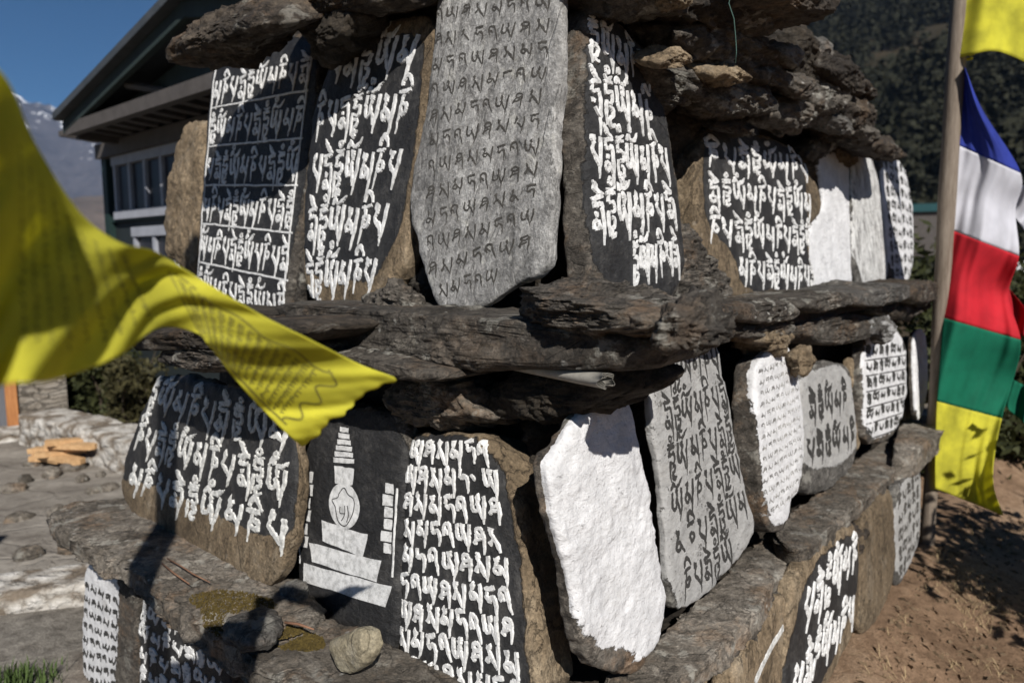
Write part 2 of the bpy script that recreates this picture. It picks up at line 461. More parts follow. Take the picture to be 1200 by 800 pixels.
SEED = [0]
BODY = {}
def body(name, px, plane, t, mat, label=None, cat='stone', group=None, parent=None, p=6.0, amp=0.012, famp=0.003, freq=9.0,
         grain=(1, 1, 1), facets=0, fdepth=0.8, jit=0.02, nth=150, nf=34, ns=12, paint=None, smooth_it=1, taper=0.0, uvpts=None, flip=False, strata=0.0, sax=1):
    """a stone: outline on a plane (its front), thickness t behind it, rounded, chipped and displaced.
    grain: noise frequency multipliers along u, v, w"""
    SEED[0] += 1
    rg = np.random.default_rng(100 + SEED[0])
    P = np.array([plane.uv(*q) for q in px]) if uvpts is None else np.asarray(uvpts, float)
    area = (P[:, 0] * np.roll(P[:, 1], -1) - np.roll(P[:, 0], -1) * P[:, 1]).sum()
    if area < 0: P = P[::-1]
    P = chaikin(P, smooth_it)
    c = centroid(P)
    th = np.linspace(0, 2 * math.pi, nth, endpoint=False)
    Rr = radial(P, c, th)
    Rr = np.where(Rr <= 0, np.roll(Rr, 1), Rr)
    size = Rr.mean()
    o3 = rg.uniform(-50, 50, 3)
    ring = np.stack([np.cos(th) * Rr, np.sin(th) * Rr, 0 * th], 1)
    Rr = Rr * (1 + 0) + jit * size * fbm(ring * (3.0 / size) + o3, 4, 0.6)
    # profile
    rf = np.linspace(0, 0.93, nf) ** 0.9
    rf = rf / rf[-1] * 0.95
    hf = (1 - rf ** p) ** (1 / p)
    phi0 = math.atan2(hf[-1] ** (p / 2), rf[-1] ** (p / 2))
    ph = np.linspace(phi0, -phi0, ns + 2)[1:]
    rs = np.cos(ph) ** (2 / p); hs = np.sign(ph) * np.abs(np.sin(ph)) ** (2 / p)
    rr = np.concatenate([rf[1:], rs, [0.6]]); hh = np.concatenate([hf[1:], hs, [-1.0]])
    nr = len(rr)
    cs, sn = np.cos(th), np.sin(th)
    ru = rr[:, None] * (Rr * cs)[None]; rv = rr[:, None] * (Rr * sn)[None]
    hw = np.repeat(hh[:, None], nth, 1)
    if taper: 
        s = 1 - taper * (1 - hw) / 2
        ru = ru * s; rv = rv * s
    L = np.stack([ru.ravel(), rv.ravel(), (hw * t / 2).ravel()], 1)
    L = np.concatenate([L, [[0, 0, t / 2], [0, 0, -t / 2]]])
    # facets
    if facets:
        sc = np.array([np.abs(L[:, 0]).max(), np.abs(L[:, 1]).max(), t / 2])
        Q = L / sc
        for k in range(facets):
            nk = rg.normal(size=3); nk[2] = nk[2] * 0.8 + 0.3; nk /= np.linalg.norm(nk)
            pr = Q @ nk
            dk = pr.max() * rg.uniform(fdepth, 0.98)
            Q = Q - np.maximum(pr - dk, 0)[:, None] * nk * 0.9
        L = Q * sc
    # displacement
    rad = np.concatenate([np.repeat(rr, nth), [0, 0]]); hw1 = np.concatenate([hw.ravel(), [1, -1]])
    thv = np.concatenate([np.tile(th, nr), [0, 0]])
    wr = np.clip((rad - 0.85) / 0.15, 0, 1) ** 1.5
    dirv = np.stack([np.cos(thv) * wr, np.sin(thv) * wr, np.sign(hw1) * (1 - wr) + 0.0], 1)
    dirv /= np.linalg.norm(dirv, axis=1)[:, None] + 1e-9
    G = L * np.array(grain) * freq + o3
    d1 = fbm(G, 5, 0.55)
    d2 = ridged(L * np.array(grain) ** 1.5 * freq * 1.7 + o3 + 5, 5) - 0.62
    d3 = fbm(G * 4.3 + 11, 3, 0.6)
    am = famp + (amp - famp) * wr
    L = L + dirv * (am * (1.4 * d1 + 1.15 * d2 + 0.38 * d3))[:, None]
    if strata:                                         # split layers of the schist
        sc3 = np.array([7.0, 7.0, 7.0]); sc3[sax] = 105.0
        d4 = perlin(L * sc3 + o3) + 0.6 * perlin(L * sc3 * 2.1 + o3 + 7)
        L = L + dirv * (strata * np.clip(d4 * 1.6, -1, .7) * (wr if sax == 2 else 1.0))[:, None]
    W = plane.o + np.outer(c[0] + L[:, 0], plane.u) + np.outer(c[1] + L[:, 1], plane.v) + np.outer(L[:, 2] - t / 2, plane.n)
    i = np.arange(nr - 1)[:, None] * nth; j = np.arange(nth)[None]; j2 = (j + 1) % nth
    quads = np.stack([i + j, i + nth + j, i + nth + j2, i + j2], -1).reshape(-1, 4)
    cf = nr * nth; cb = cf + 1
    tri1 = [(cf, k, (k + 1) % nth) for k in range(nth)]
    tri2 = [(cb, (nr - 1) * nth + (k + 1) % nth, (nr - 1) * nth + k) for k in range(nth)]
    faces = [tuple(x) for x in quads.tolist()] + tri1 + tri2
    attrs = None
    if paint is not None:
        pp = np.array([plane.uv(*q) for q in paint])
        sd = np.clip(poly_sd(np.stack([L[:, 0] + c[0], L[:, 1] + c[1]], 1), chaikin(pp, 1)), -0.08, 0.08)
        sd = np.where(L[:, 2] > t / 2 - 0.022, sd, -0.08)
        attrs = {'paint': sd}
    o = mesh_obj(name, W, faces, mat, parent, True, None, attrs)
    if label: tag(o, label, cat, group)
    o_plane = plane
    BODY[o.name] = (BVHTree.FromPolygons([tuple(w) for w in W], faces), plane)
    return o

# ------------------------------------------------------------------ drawing on a stone's face
class Drape:
    """ribbons and patches that follow the surface of a stone; plane coordinates (u, v)"""
    def __init__(s, obj):
        s.bvh, s.pl = BODY[obj.name]; s.obj = obj; s.v = []; s.f = []
    def w(s, u, v):
        p = s.pl.pt(u, v, 0.3)
        h = s.bvh.ray_cast(Vector(p), Vector(-s.pl.n), 0.6)
        if h[0] is None: return None
        ww = 0.3 - h[3]
        if ww < -0.03: return None
        return ww
    def ribbon(s, pts, wid, hgt, rag=0.0):
        """pts (n,2) in plane coords; wid (n,) half widths; raised by hgt with sloped flanks"""
        pts = np.asarray(pts, float); n = len(pts)
        tg = np.gradient(pts, axis=0); tg /= np.linalg.norm(tg, axis=1)[:, None] + 1e-12
        nm = np.stack([-tg[:, 1], tg[:, 0]], 1)
        wid = np.asarray(wid) * (1 + rag * np.random.default_rng(len(s.v) % 9973).normal(0, 1, n))
        rows = []
        for k in range(n):
            w0 = s.w(*pts[k])
            if w0 is None: rows.append(None); continue
            r = []
            for m, hz in ((-1, -0.0012), (-0.62, hgt), (0.62, hgt), (1, -0.0012)):
                q = pts[k] + nm[k] * wid[k] * m
                ww = s.w(*q)
                if ww is None or abs(ww - w0) > 0.012: ww = w0
                s.v.append(s.pl.pt(q[0], q[1], ww + hz)); r.append(len(s.v) - 1)
            rows.append(r)
        for a, b in zip(rows, rows[1:]):
            if a and b:
                for k in range(3): s.f.append((a[k], b[k], b[k + 1], a[k + 1])[::-1])
        for r in (rows[0], rows[-1]):
            if r: s.f.append(tuple(r))
    def patch(s, quad_uv, nu, nv, hgt, rag=0.0015):
        q = np.asarray(quad_uv, float); b0 = len(s.v); ids = {}
        for i in range(nu + 1):
            for j in range(nv + 1):
                a, b = i / nu, j / nv
                p = (q[0] * (1 - a) + q[1] * a) * (1 - b) + (q[3] * (1 - a) + q[2] * a) * b
                if i in (0, nu) or j in (0, nv): p = p + np.array([random.uniform(-rag, rag), random.uniform(-rag, rag)])
                ww = s.w(*p)
                if ww is None: continue
                s.v.append(s.pl.pt(p[0], p[1], ww + hgt)); ids[i, j] = len(s.v) - 1
        for i in range(nu):
            for j in range(nv):
                k = [ids.get(x) for x in ((i, j), (i + 1, j), (i + 1, j + 1), (i, j + 1))]
                if None not in k: s.f.append(tuple(k))
    def disc(s, c, rx, ry, hgt, n=28, rings=5):
        b0 = len(s.v); ok = True
        c = np.asarray(c, float)
        s.v.append(s.pl.pt(c[0], c[1], (s.w(*c) or 0) + hgt))
        for r in range(1, rings + 1):
            for k in range(n):
                th = 2 * math.pi * k / n
                q = c + np.array([math.cos(th) * rx, math.sin(th) * ry]) * r / rings
                s.v.append(s.pl.pt(q[0], q[1], (s.w(*q) or 0) + hgt))
        for k in range(n):
            s.f.append((b0, b0 + 1 + k, b0 + 1 + (k + 1) % n))
            for r in range(rings - 1):
                a = b0 + 1 + r * n
                s.f.append((a + k, a + n + k, a + n + (k + 1) % n, a + (k + 1) % n))
    def build(s, name, mat):
        if not s.f: return None
        return mesh_obj(name, s.v, s.f, mat, s.obj, False)

# Tibetan letters as pen strokes: (x, y, width); the head line is at y = 0, stems hang down
def ring(x, y, r): return [(x + r * math.cos(a), y + r * math.sin(a), 0.7) for a in np.linspace(0.3, 2 * math.pi + 0.3, 9)]
STEM = lambda x: [(x, 0.05, 1.5), (x, -0.3, 1.5), (x - .02, -.7, 1.0), (x - .06, -1.2, .15)]
HEAD = lambda w: [(0.05, .05, .6), (.12, 0, 1.2), (w - .1, 0, 1.15), (w - .03, .02, .6)]
TRAP = lambda x, w=2.2, y=0.0: [(x, y + .05, w), (x, y - .06, w * .92), (x, y - .16, 1.3), (x, y - .26, .8)]
GL = {
 'a': (.98, [[(.13, .05, 1.25), (.11, -.3, 1.35), (.12, -.58, 1.5), (.24, -.74, 1.25), (.38, -.66, 1.0), (.44, -.46, 1.0), (.38, -.34, .8)], TRAP(.48, 1.9),
              [(.44, -.24, .9), (.5, -.46, 1.2), (.6, -.74, 1.25), (.69, -1.08, .6)], [(.88, .05, 1.2), (.85, -.4, 1.3), (.77, -.9, 1.05), (.70, -1.38, .15)]]),
 'o': (0.0, [[(.08, .13, .8), (.24, .32, 1.7), (.36, .18, 1.2)], [(.42, .15, 1.1), (.66, .19, 1.4), (.86, .34, .8), (.98, .46, .25)]]),
 'ring': (0.0, [ring(.36, .56, .1)]),
 'ma': (.84, [TRAP(.25, 2.1), [(.25, -.2, .8), (.16, -.42, 1.0)], [(.24 + .15 * math.cos(a), -.58 + .16 * math.sin(a), 1.15) for a in np.linspace(1.9, 8.2, 10)],
               [(.3, -.38, .8), (.46, -.56, 1.2), (.6, -.86, .8)], [(.74, .05, 1.2), (.71, -.4, 1.3), (.64, -.9, 1.05), (.57, -1.4, .15)]]),
 'ni': (.68, [[(.06, .0, 1.0), (.3, .02, 1.4), (.6, .06, 1.2)], [(.3, 0, 1.1), (.26, -.24, 1.0), (.2, -.6, .9), (.12, -1.28, .15)], [(.38 + .16 * math.cos(a), -.5 + .17 * math.sin(a), 1.15) for a in np.linspace(2.2, 8.5, 10)]]),
 'i': (0.0, [[(.16, .18, 1.0), (.15, .36, 1.35), (.32, .52, 1.5), (.5, .4, 1.2), (.68, .12, .6)]]),
 'pa': (.80, [TRAP(.22, 2.3), [(.2, -.24, .8), (.14, -.44, 1.1), (.3, -.6, 1.5), (.46, -.78, 1.3), (.56, -1.0, .8)], [(.72, .05, 1.2), (.68, -.4, 1.25), (.6, -.9, 1.05), (.52, -1.38, .15)]]),
 'dme': (.76, [[(.06, .0, 1.0), (.35, .03, 1.4), (.66, .06, 1.1)], [(.18, 0, 1), (.16, -.24, 1)], [(.12, -.27, 1.0), (.36, -.25, 1.25), (.6, -.2, 1.0)],
                [(.6, -.2, 1.1), (.66, -.6, 1.15), (.64, -1.1, 1.0), (.6, -1.58, .2)], [(.28, -.46, 1.6), (.28, -.6, .8)], [(.26 + .14 * math.cos(a), -.86 + .15 * math.sin(a), 1.1) for a in np.linspace(1.9, 8.2, 10)],
                [(.38, -.72, .9), (.58, -1.04, .9)], [(.06, .56, .2), (.2, .40, 1.7), (.4, .22, 1.5), (.66, .1, .5)]]),
 'hum': (.66, [[(.05, .0, 1.0), (.3, .03, 1.4), (.56, .05, 1.1)], [(.16, 0, 1), (.13, -.24, 1)], [(.09, -.28, 1.1), (.3, -.27, 1.2), (.5, -.22, 1.0)], [(.5, -.24, 1.1), (.55, -.46, 1.2), (.42, -.62, 1.0), (.26, -.56, .9)],
                [(.14, -.5, 1.0), (.12, -.9, 1.1), (.15, -1.34, .25)], [(.3, -.74, 1.0), (.5, -.78, 1.2), (.46, -.98, 1.1), (.3, -1.08, 1.2), (.36, -1.3, 1.25), (.56, -1.2, .7)],
                [(.06, .2, .6), (.3, .13, 1.2), (.58, .24, .5)], ring(.32, .42, .11)]),
 'ra': (.70, [[(.14, -.62, .9), (.1, -.3, 1.3), (.14, -.04, 1.3), (.32, .04, 1.3), (.48, -.1, 1.35), (.5, -.46, 1.25), (.58, -.8, 1.05), (.66, -1.2, .25)], [(.1, -.28, 1.0), (.26, -.36, 1.2), (.34, -.54, .7)]]),
 'sha': (.70, [[(.36 + .2 * math.cos(a), -.16 + .17 * math.sin(a), 1.15) for a in np.linspace(.2, 6.6, 10)], [(.22, -.3, 1.1), (.16, -.52, 1.3), (.06, -.78, 1.8)], [(.14, -.6, 1.0), (.34, -.56, 1.2), (.52, -.48, .8)], [(.58, -.14, 1.2), (.59, -.6, 1.25), (.55, -1.22, .4)]]),
 'sa': (.86, [TRAP(.22, 2.0), [(.22, -.22, .9), (.27, -.42, 1.2), (.1, -.78, 1.7)], [(.27, -.32, 1.0), (.48, -.7, 1.5), (.68, -1.12, .6)], [(.78, .05, 1.2), (.76, -.5, 1.25), (.7, -1.3, .25)]]),
 'da': (.68, [[(.06, .0, 1.0), (.3, .02, 1.5), (.6, .06, 1.3)], [(.16, 0, 1.0), (.14, -.32, 1.0)], [(.1, -.34, 1.2), (.26, -.5, 1.3), (.36, -.34, .9), (.54, -.42, 1.4), (.6, -.7, 1.2), (.56, -1.2, .3)]]),
}
OM = ['a+o+ring', 'ma', 'ni+i', 'pa', 'dme', 'hum']
ARA = ['ra', 'a', 'sha', 'sa', 'ma', 'da']

def spline(pts, per=4):
    P = np.array(pts, float)
    if len(P) == 2:
        t = np.linspace(0, 1, 4)[:, None]; return P[0] * (1 - t) + P[1] * t
    E = np.concatenate([[2 * P[0] - P[1]], P, [2 * P[-1] - P[-2]]])
    out = []
    for k in range(1, len(E) - 2):
        p0, p1, p2, p3 = E[k - 1:k + 3]
        for t in np.linspace(0, 1, per, endpoint=False):
            out.append(0.5 * (2 * p1 + (p2 - p0) * t + (2 * p0 - 5 * p1 + 4 * p2 - p3) * t * t + (3 * p1 - p0 - 3 * p2 + p3) * t ** 3))
    out.append(P[-1]); out = np.array(out); out[:, 2] = np.maximum(out[:, 2], 0.12)
    return out

def text_block(obj, quad, rows, seq, mat, pen=0.085, hgt=0.003, size=0.5, start=0, name='inscription', per=4, gap=0.10, clip=None, dr=None, rowshift=0.45, n=None, sep=None):
    """rows of letters inside a quad given by pixel corners (tl, tr, br, bl); size = letter height / row pitch; rows = letters per row"""
    d = dr or Drape(obj)
    q = np.array([d.pl.uv(*c) for c in quad])
    nrow = len(rows); k = start or random.randrange(len(seq)); rg_rag = 0.12
    for r, cnt in enumerate(rows):
        # rows may start and end part way: cnt or (cnt, x0, x1)
        x0, x1 = 0.0, 1.0
        if isinstance(cnt, tuple): cnt, x0, x1 = cnt
        gl = []
        for _ in range(cnt): gl.append(seq[k % len(seq)]); k += 1
        tot = sum(GL[g.split('+')[0]][0] + gap for g in gl)
        y0 = (r + rowshift) / nrow
        ul = q[0] * (1 - y0) + q[3] * y0; ur = q[1] * (1 - y0) + q[2] * y0
        ul, ur = ul * (1 - x0) + ur * x0, ul * (1 - x1) + ur * x1
        vl = (q[3] - q[0]) / nrow; vr = (q[2] - q[1]) / nrow
        x = 0.0
        ex = (ur - ul) / tot
        for g in gl:
            js, jy = random.uniform(.88, 1.08), random.uniform(-.08, .06)
            slant = random.uniform(-.07, .07)
            wv = 0
            for part in g.split('+'):
                wd, strokes = GL[part]; wv = max(wv, wd)
                for st in strokes:
                    if random.random() < .010: continue                   # a stroke worn away
                    S = spline([(a + random.gauss(0, .018), b + random.gauss(0, .02), c) for a, b, c in st], per)
                    px = x + S[:, 0] + slant * S[:, 1]; py = (S[:, 1] + jy) * js
                    a = (px / tot)[:, None]
                    dn = -(vl * (1 - a) + vr * a) * size * py[:, None]
                    P = ul + ex * px[:, None] + dn
                    unit = np.linalg.norm(ex) * 0.5 + np.linalg.norm(vl) * size * 0.5
                    P = P + np.random.default_rng(int(abs(P[0, 0]) * 1e6) % 99991).normal(0, unit * 0.012, P.shape)
                    d.ribbon(P, S[:, 2] * pen * unit * random.uniform(.88, 1.12), hgt * random.uniform(.75, 1.25), rg_rag)
            x += wv + gap
        if sep: sep(d, q, r, nrow)
    if dr is None:
        return d.build(name, mat)
    return d

# ================================================================== LARGE STRUCTURE
Z_COURT = 0.18
def ground_h(x, y):
    """the trodden earth: a mound against the right face, falling away towards the path"""
    P = np.stack([x, y, 0 * x], 1)
    s = (P - C0) @ N_R
    h = 0.10 * np.exp(-np.clip(s - 0.05, 0, 9) ** 2 / 0.09) + 0.035 * fbm(P * 2.2, 4) + 0.022 * np.maximum(fbm(P * 9, 4), -.1)
    return h - 0.02 * np.clip(s - .6, 0, 3)

q = NT('earth')
vec = q.coords(rand=False)
a1 = q.noise(vec, 1.3, 6, 0.6); a2 = q.noise(vec, 16, 9, 0.7); a3 = q.noise(vec, 120, 5, 0.7)
c = q.ramp(q.math('ADD', q.math('MULTIPLY', a1, .5), q.math('MULTIPLY', a2, .5)), [(.36, (.12, .075, .046, 1)), (.5, (.23, .15, .095, 1)), (.64, (.34, .24, .16, 1))])
sx = q.new('ShaderNodeSeparateXYZ'); q.l.new(vec, sx.inputs[0])
gf = q.sstep(q.math('ADD', sx.outputs[0], q.math('MULTIPLY', a1, .8)), -.4, -1.4)
c = q.mix(gf, c, q.ramp(a2, [(.35, (.11, .098, .085, 1)), (.65, (.26, .24, .21, 1))]))   # grey trampled grit on the courtyard side
c = q.mix(1.0, c, q.ramp(a3, [(.3, .6), (.6, 1.15), (.8, 1.5)]), 'MULTIPLY')
M['earth'] = q.done(c, 0.95, q.bump(q.math('ADD', a2, q.math('MULTIPLY', a3, .35)), .9, .02), .15)
q = NT('paving')
vec = q.coords(rand=False)
a1 = q.noise(q.mapping(vec, (1, 2.2, 1), (0, 0, .5)), 1.6, 6, 0.6); a2 = q.noise(vec, 14, 9, 0.7); wv_ = q.new('ShaderNodeVectorMath', operation='ADD'); q.l.new(q.mapping(vec, (1, 1.9, 1), (0, 0, .6)), wv_.inputs[0]); q.l.new(q.math('MULTIPLY', q.noise(vec, 3.0, 5, .6), .5), wv_.inputs[1]); vd = q.voronoi(wv_.outputs[0], 1.9, 'DISTANCE_TO_EDGE')
c = q.ramp(q.math('ADD', q.math('MULTIPLY', a1, .6), q.math('MULTIPLY', a2, .4)), [(.36, (.12, .105, .09, 1)), (.5, (.21, .19, .165, 1)), (.64, (.31, .285, .25, 1))])
c = q.mix(q.math('MULTIPLY', q.sstep(vd, .05, .0), q.math('MULTIPLY', q.sstep(a2, .48, .68), .16)), c, (.07, .055, .042, 1))
M['paving'] = q.done(c, 0.9, q.bump(q.math('ADD', a2, q.math('MULTIPLY', q.sstep(vd, 0, .06), .35)), .8, .025), .2)

def sheet(name, xs, ys, hf, mat, kind='structure'):
    X, Y = np.meshgrid(xs, ys); n, m = X.shape
    V = np.stack([X.ravel(), Y.ravel(), hf(X.ravel(), Y.ravel())], 1)
    i = np.arange(n - 1)[:, None] * m + np.arange(m - 1)[None]
    Fq = np.stack([i, i + 1, i + m + 1, i + m], -1).reshape(-1, 4)
    o = mesh_obj(name, V, Fq, mat, None, True, (0, 0, 0))
    o['kind'] = kind
    return o
def warp(lo, hi, near_lo, near_hi, step):
    a = list(np.arange(near_lo, near_hi + step, step))
    l, r = [], []; d = step
    x = near_lo
    while x > lo: d *= 1.35; x -= d; l.append(max(x, lo))
    d = step; x = a[-1]
    while x < hi: d *= 1.35; x += d; r.append(min(x, hi))
    return np.array(l[::-1] + a + r)
sheet('ground', warp(-5000, 5000, -3.5, 5, .05), warp(-1500, 5200, 0.2, 8, .05),
      lambda x, y: ground_h(x, y) - np.clip(np.hypot(x, y) - 14, 0, 60) * 0.15, M['earth'])

# courtyard on the left, a step higher; its edge is a low white-washed kerb wall
hc = hplane(Z_COURT)
e0, e1 = hc.hit(-40, 690), hc.hit(170, 662)
ed = (e1 - e0) / np.linalg.norm(e1 - e0); en = np.array([-ed[1], ed[0], 0])
A0, A1 = e0 - ed * 3, e1 + ed * .6
mb = MB()
mb.prism([A0 + en * .1, A1 + en * .1, A1 + en * 14, A0 + en * 14 - ed * 4], (0, 0, -.6))
o = mb.build('courtyard_paving', M['paving'], loc=(0, 0, 0)); o['kind'] = 'structure'

q = NT('whitewashed_stone')
vec = q.coords()
n1 = q.noise(vec, 7, 8, .65); wv_ = q.new('ShaderNodeVectorMath', operation='ADD'); q.l.new(q.mapping(vec, (1, 1, 1.8)), wv_.inputs[0]); q.l.new(q.math('MULTIPLY', q.noise(vec, 9.0, 5, .6), .25), wv_.inputs[1]); vo = q.voronoi(wv_.outputs[0], 9.0); n3 = q.noise(vec, 60, 6, .7)
c = q.ramp(q.math('ADD', q.math('MULTIPLY', n1, .6), q.math('MULTIPLY', vo, .5)), [(.36, (.52, .50, .47, 1)), (.56, (.37, .345, .31, 1)), (.70, (.16, .13, .10, 1))])
c = q.mix(1.0, c, q.ramp(n3, [(.3, .7), (.7, 1.2)]), 'MULTIPLY')
M['whitewash'] = q.done(c, .9, q.bump(q.math('ADD', n1, q.math('MULTIPLY', vo, -1.0)), .9, .03), .2)
q = NT('rubble_wall')
vec = q.coords()
wv_ = q.new('ShaderNodeVectorMath', operation='ADD'); q.l.new(q.mapping(vec, (1, 1, 3.6)), wv_.inputs[0]); q.l.new(q.math('MULTIPLY', q.noise(vec, 5.0, 5, .6), .45), wv_.inputs[1])
vm = wv_.outputs[0]
vo = q.voronoi(vm, 6.5, 'DISTANCE_TO_EDGE'); n1 = q.noise(vm, 6, 7, .65); n3 = q.noise(vec, 50, 6, .7)
c = q.ramp(n1, [(.3, (.09, .075, .06, 1)), (.5, (.2, .175, .145, 1)), (.7, (.34, .31, .27, 1))])
c = q.mix(q.math('MULTIPLY', q.sstep(vo, .05, .0), q.math('MULTIPLY', n3, 1.2)), c, (.035, .03, .024, 1))
M['rubble'] = q.done(c, .9, q.bump(q.math('ADD', q.sstep(vo, 0, .1), q.math('MULTIPLY', n3, .5)), .9, .03), .2)
def rough_wall(name, p0, p1, th, z0, z1, mat, label, amp=.03, cat='wall'):
    p0 = np.array(p0, float); p1 = np.array(p1, float); L = np.linalg.norm((p1 - p0)[:2])
    d = (p1 - p0); d[2] = 0; d /= np.linalg.norm(d); nn = np.array([d[1], -d[0], 0])
    H = z1 - z0
    pl = Plane(np.array([p0[0], p0[1], z0]) + nn * th / 2, d, (0, 0, 1))
    return body(name, None, pl, th, mat, label, cat, uvpts=[(0, 0), (L / 3, 0), (2 * L / 3, 0), (L, 0), (L, H), (2 * L / 3, H), (L / 3, H), (0, H)], p=14, amp=amp, famp=amp * .7, freq=3, smooth_it=0, jit=.008, nth=260, nf=26, ns=14)
rough_wall('stone_step', A0 + [0, 0, 0] - en * .02, A1 - en * .02, .26, -.15, Z_COURT + .015, M['whitewash'], 'long whitewashed stone step along the near edge of the courtyard', .02, 'step')

# the rubble body of the monument that the slabs lean on
mb = MB()
def foot(side_r, side_l, z, bl, br, len_l=None, len_r=None):
    c = C0 - N_L * bl - N_R * br
    return c
def core_tier(z0, z1, b0, b1, lenL=2.0, lenR=3.35, depth=1.9):
    V = []
    for z, b in ((z0, b0), (z1, b1)):
        c = C0 - (N_L + N_R) * b; c = np.array([c[0], c[1], z])
        pl_ = c + D_L * (lenL - b); pr = c + D_R * (lenR - b)
        V.append([c, pr, c + D_R * (lenR - b) + D_L * depth, c + D_L * (lenL - b) + D_R * (lenR - b) * .0 + D_R * 2.4, pl_])
    # polygon (corner, right end, right back, left back, left end)
    mb.add(V[0] + V[1], [(0, 1, 2, 3, 4), (9, 8, 7, 6, 5)] + [(i, i + 5, (i + 1) % 5 + 5, (i + 1) % 5) for i in range(5)])
core_tier(-.3, Z_LOW - .05, .02, .06, 2.1, 3.45)
core_tier(Z_LOW - .06, Z_MID - .05, .24, .30, 1.85, 3.35)
core_tier(Z_MID - .10, Z_MID - .055, .06, .07, 1.95, 3.42)
core_tier(Z_MID - .06, Z_MID + .80, .40, .48, 1.75, 3.05)
core_tier(Z_MID + .78, Z_MID + 1.25, .42, .60, 1.65, 2.7)
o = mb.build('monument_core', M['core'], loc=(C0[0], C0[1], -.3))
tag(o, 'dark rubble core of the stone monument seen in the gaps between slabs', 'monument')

# ------------------------------------------------------------------ the lodge on the left
q = NT('painted_boards')
vec = q.coords(rand=False)
c = q.mix(q.noise(vec, 3, 4), (.010, .014, .016, 1), (.020, .027, .029, 1))
M['lodge_wall'] = q.done(c, .7, None, .3)
M['lodge_gable'] = plain_mat('green_grey_boards', (.014, .022, .022, 1), (.024, .036, .034, 1), 5, .7)
M['lodge_timber'] = plain_mat('grey_timber', (.055, .048, .044, 1), (.09, .08, .074, 1), 8, .7)
M['lodge_frame'] = plain_mat('green_frame', (.008, .022, .02, 1), (.014, .032, .03, 1), 8, .6)
M['roof_sheet'] = plain_mat('dark_roof_sheet', (.03, .035, .04, 1), (.06, .065, .07, 1), 6, .6)
M['white_frame'] = plain_mat('white_window_paint', (.24, .25, .28, 1), (.32, .33, .37, 1), 8, .6)
q = NT('window_glass'); M['glass'] = q.done((.018, .018, .024, 1), .35, None, .25)
HY = 7.4
hp = depthplane(HY).hit(133, 300)
WP = Plane((hp[0], hp[1], 0), -D_L, (0, 0, 1))            # the gable wall, parallel to the monument's left face
OV = Plane(np.array([hp[0], hp[1], 0]) + N_L * .55, -D_L, (0, 0, 1))   # plane of the eaves, in front of it
house = empty('lodge', (hp[0], hp[1], Z_COURT - .3), 'dark green lodge with white windows and a wide bracketed eave beyond the courtyard', 'house')
WL = 4.3
zt = WP.uv(133, 178)[1]
mb = MB()
mb.prism([WP.pt(0, -.2), WP.pt(WL, -.2), WP.pt(WL, zt), WP.pt(0, zt)], -N_L * 2.6)
mb.build('wall', M['lodge_wall'], house)
# eave skirt: fascia beam, soffit and brackets
ea = OV.uv(76, 152); eb = OV.uv(240, 96)
z_e = ea[1]; u_e = ea[0]
mb = MB(); mb.box(OV.pt(u_e + 2.45, z_e, -.04), OV.u, OV.v, OV.n, 2.45, .05, .04)
mb.box(OV.pt(u_e, z_e, -1.7), OV.n, OV.v, OV.u, 1.6, .075, .04)
fascia = mb.build('fascia', M['lodge_timber'], house)
mb = MB(); mb.prism([OV.pt(u_e + .04, z_e + .06, -.085), OV.pt(u_e + 4.86, z_e + .06, -.085), OV.pt(u_e + 4.86, z_e + .06, -3.2), OV.pt(u_e + .04, z_e + .06, -3.2)], (0, 0, .03))
mb.build('soffit', M['roof_sheet'], house)
mb = MB(); mb.box(WP.pt(WL / 2, zt + .0, .06), WP.u, WP.v, WP.n, WL / 2, .07, .055)
mb.build('wall_plate', M['lodge_timber'], house)
for k in range(16):
    mb = MB()
    mb.prism([WP.pt(.1 + k * .26, zt + .075, .12), WP.pt(.1 + k * .26, z_e + .05, .12), WP.pt(.1 + k * .26, z_e + .05, .46), WP.pt(.1 + k * .26, z_e - .0, .46)], WP.u * .10)
    mb.build('bracket', M['lodge_timber'], house)
# gable: boards, rake boards, roof sheet
rk = OV.uv(215, 0); rk0 = OV.uv(73, 143)
sl = (rk[1] - rk0[1]) / (rk[0] - rk0[0])
ur = 2.45; zr = rk0[1] + sl * ur
mb = MB(); mb.prism([WP.pt(u_e + .3, z_e + .1, .3), WP.pt(u_e + 2 * ur - .3, z_e + .1, .3), WP.pt(u_e + ur, z_e + sl * (ur - .3), .3)], -N_L * .1)
mb.build('gable_boards', M['lodge_gable'], house)
for sgn in (0, 1):
    mb = MB()
    P0 = OV.pt(rk0[0], rk0[1], .0) if not sgn else OV.pt(rk0[0] + 2 * ur, rk0[1], .0)
    P1 = OV.pt(rk0[0] + ur, zr, .0)
    dn = np.array([0, 0, -.11])
    mb.prism([P0, P1, P1 + dn, P0 + dn], -N_L * .05)
    mb.build('rake_board', M['lodge_gable'], house)
    mb = MB()
    up = np.array([0, 0, .05])
    mb.prism([P0 + N_L * .08 + up * .1, P1 + N_L * .08 + up * .1, P1 + N_L * .08 + up * 1.3, P0 + N_L * .08 + up * 1.3], -N_L * 3.4)
    mb.build('roof', M['roof_sheet'], house)
mb = MB()                                                   # pale strut under the rake
s0, s1 = OV.uv(133, 97), OV.uv(170, 103)
mb.tube([OV.pt(s0[0], s0[1], -.1), OV.pt(s1[0], s1[1], -.3)], .03, 6)
mb.build('strut', M['lodge_timber'], house)
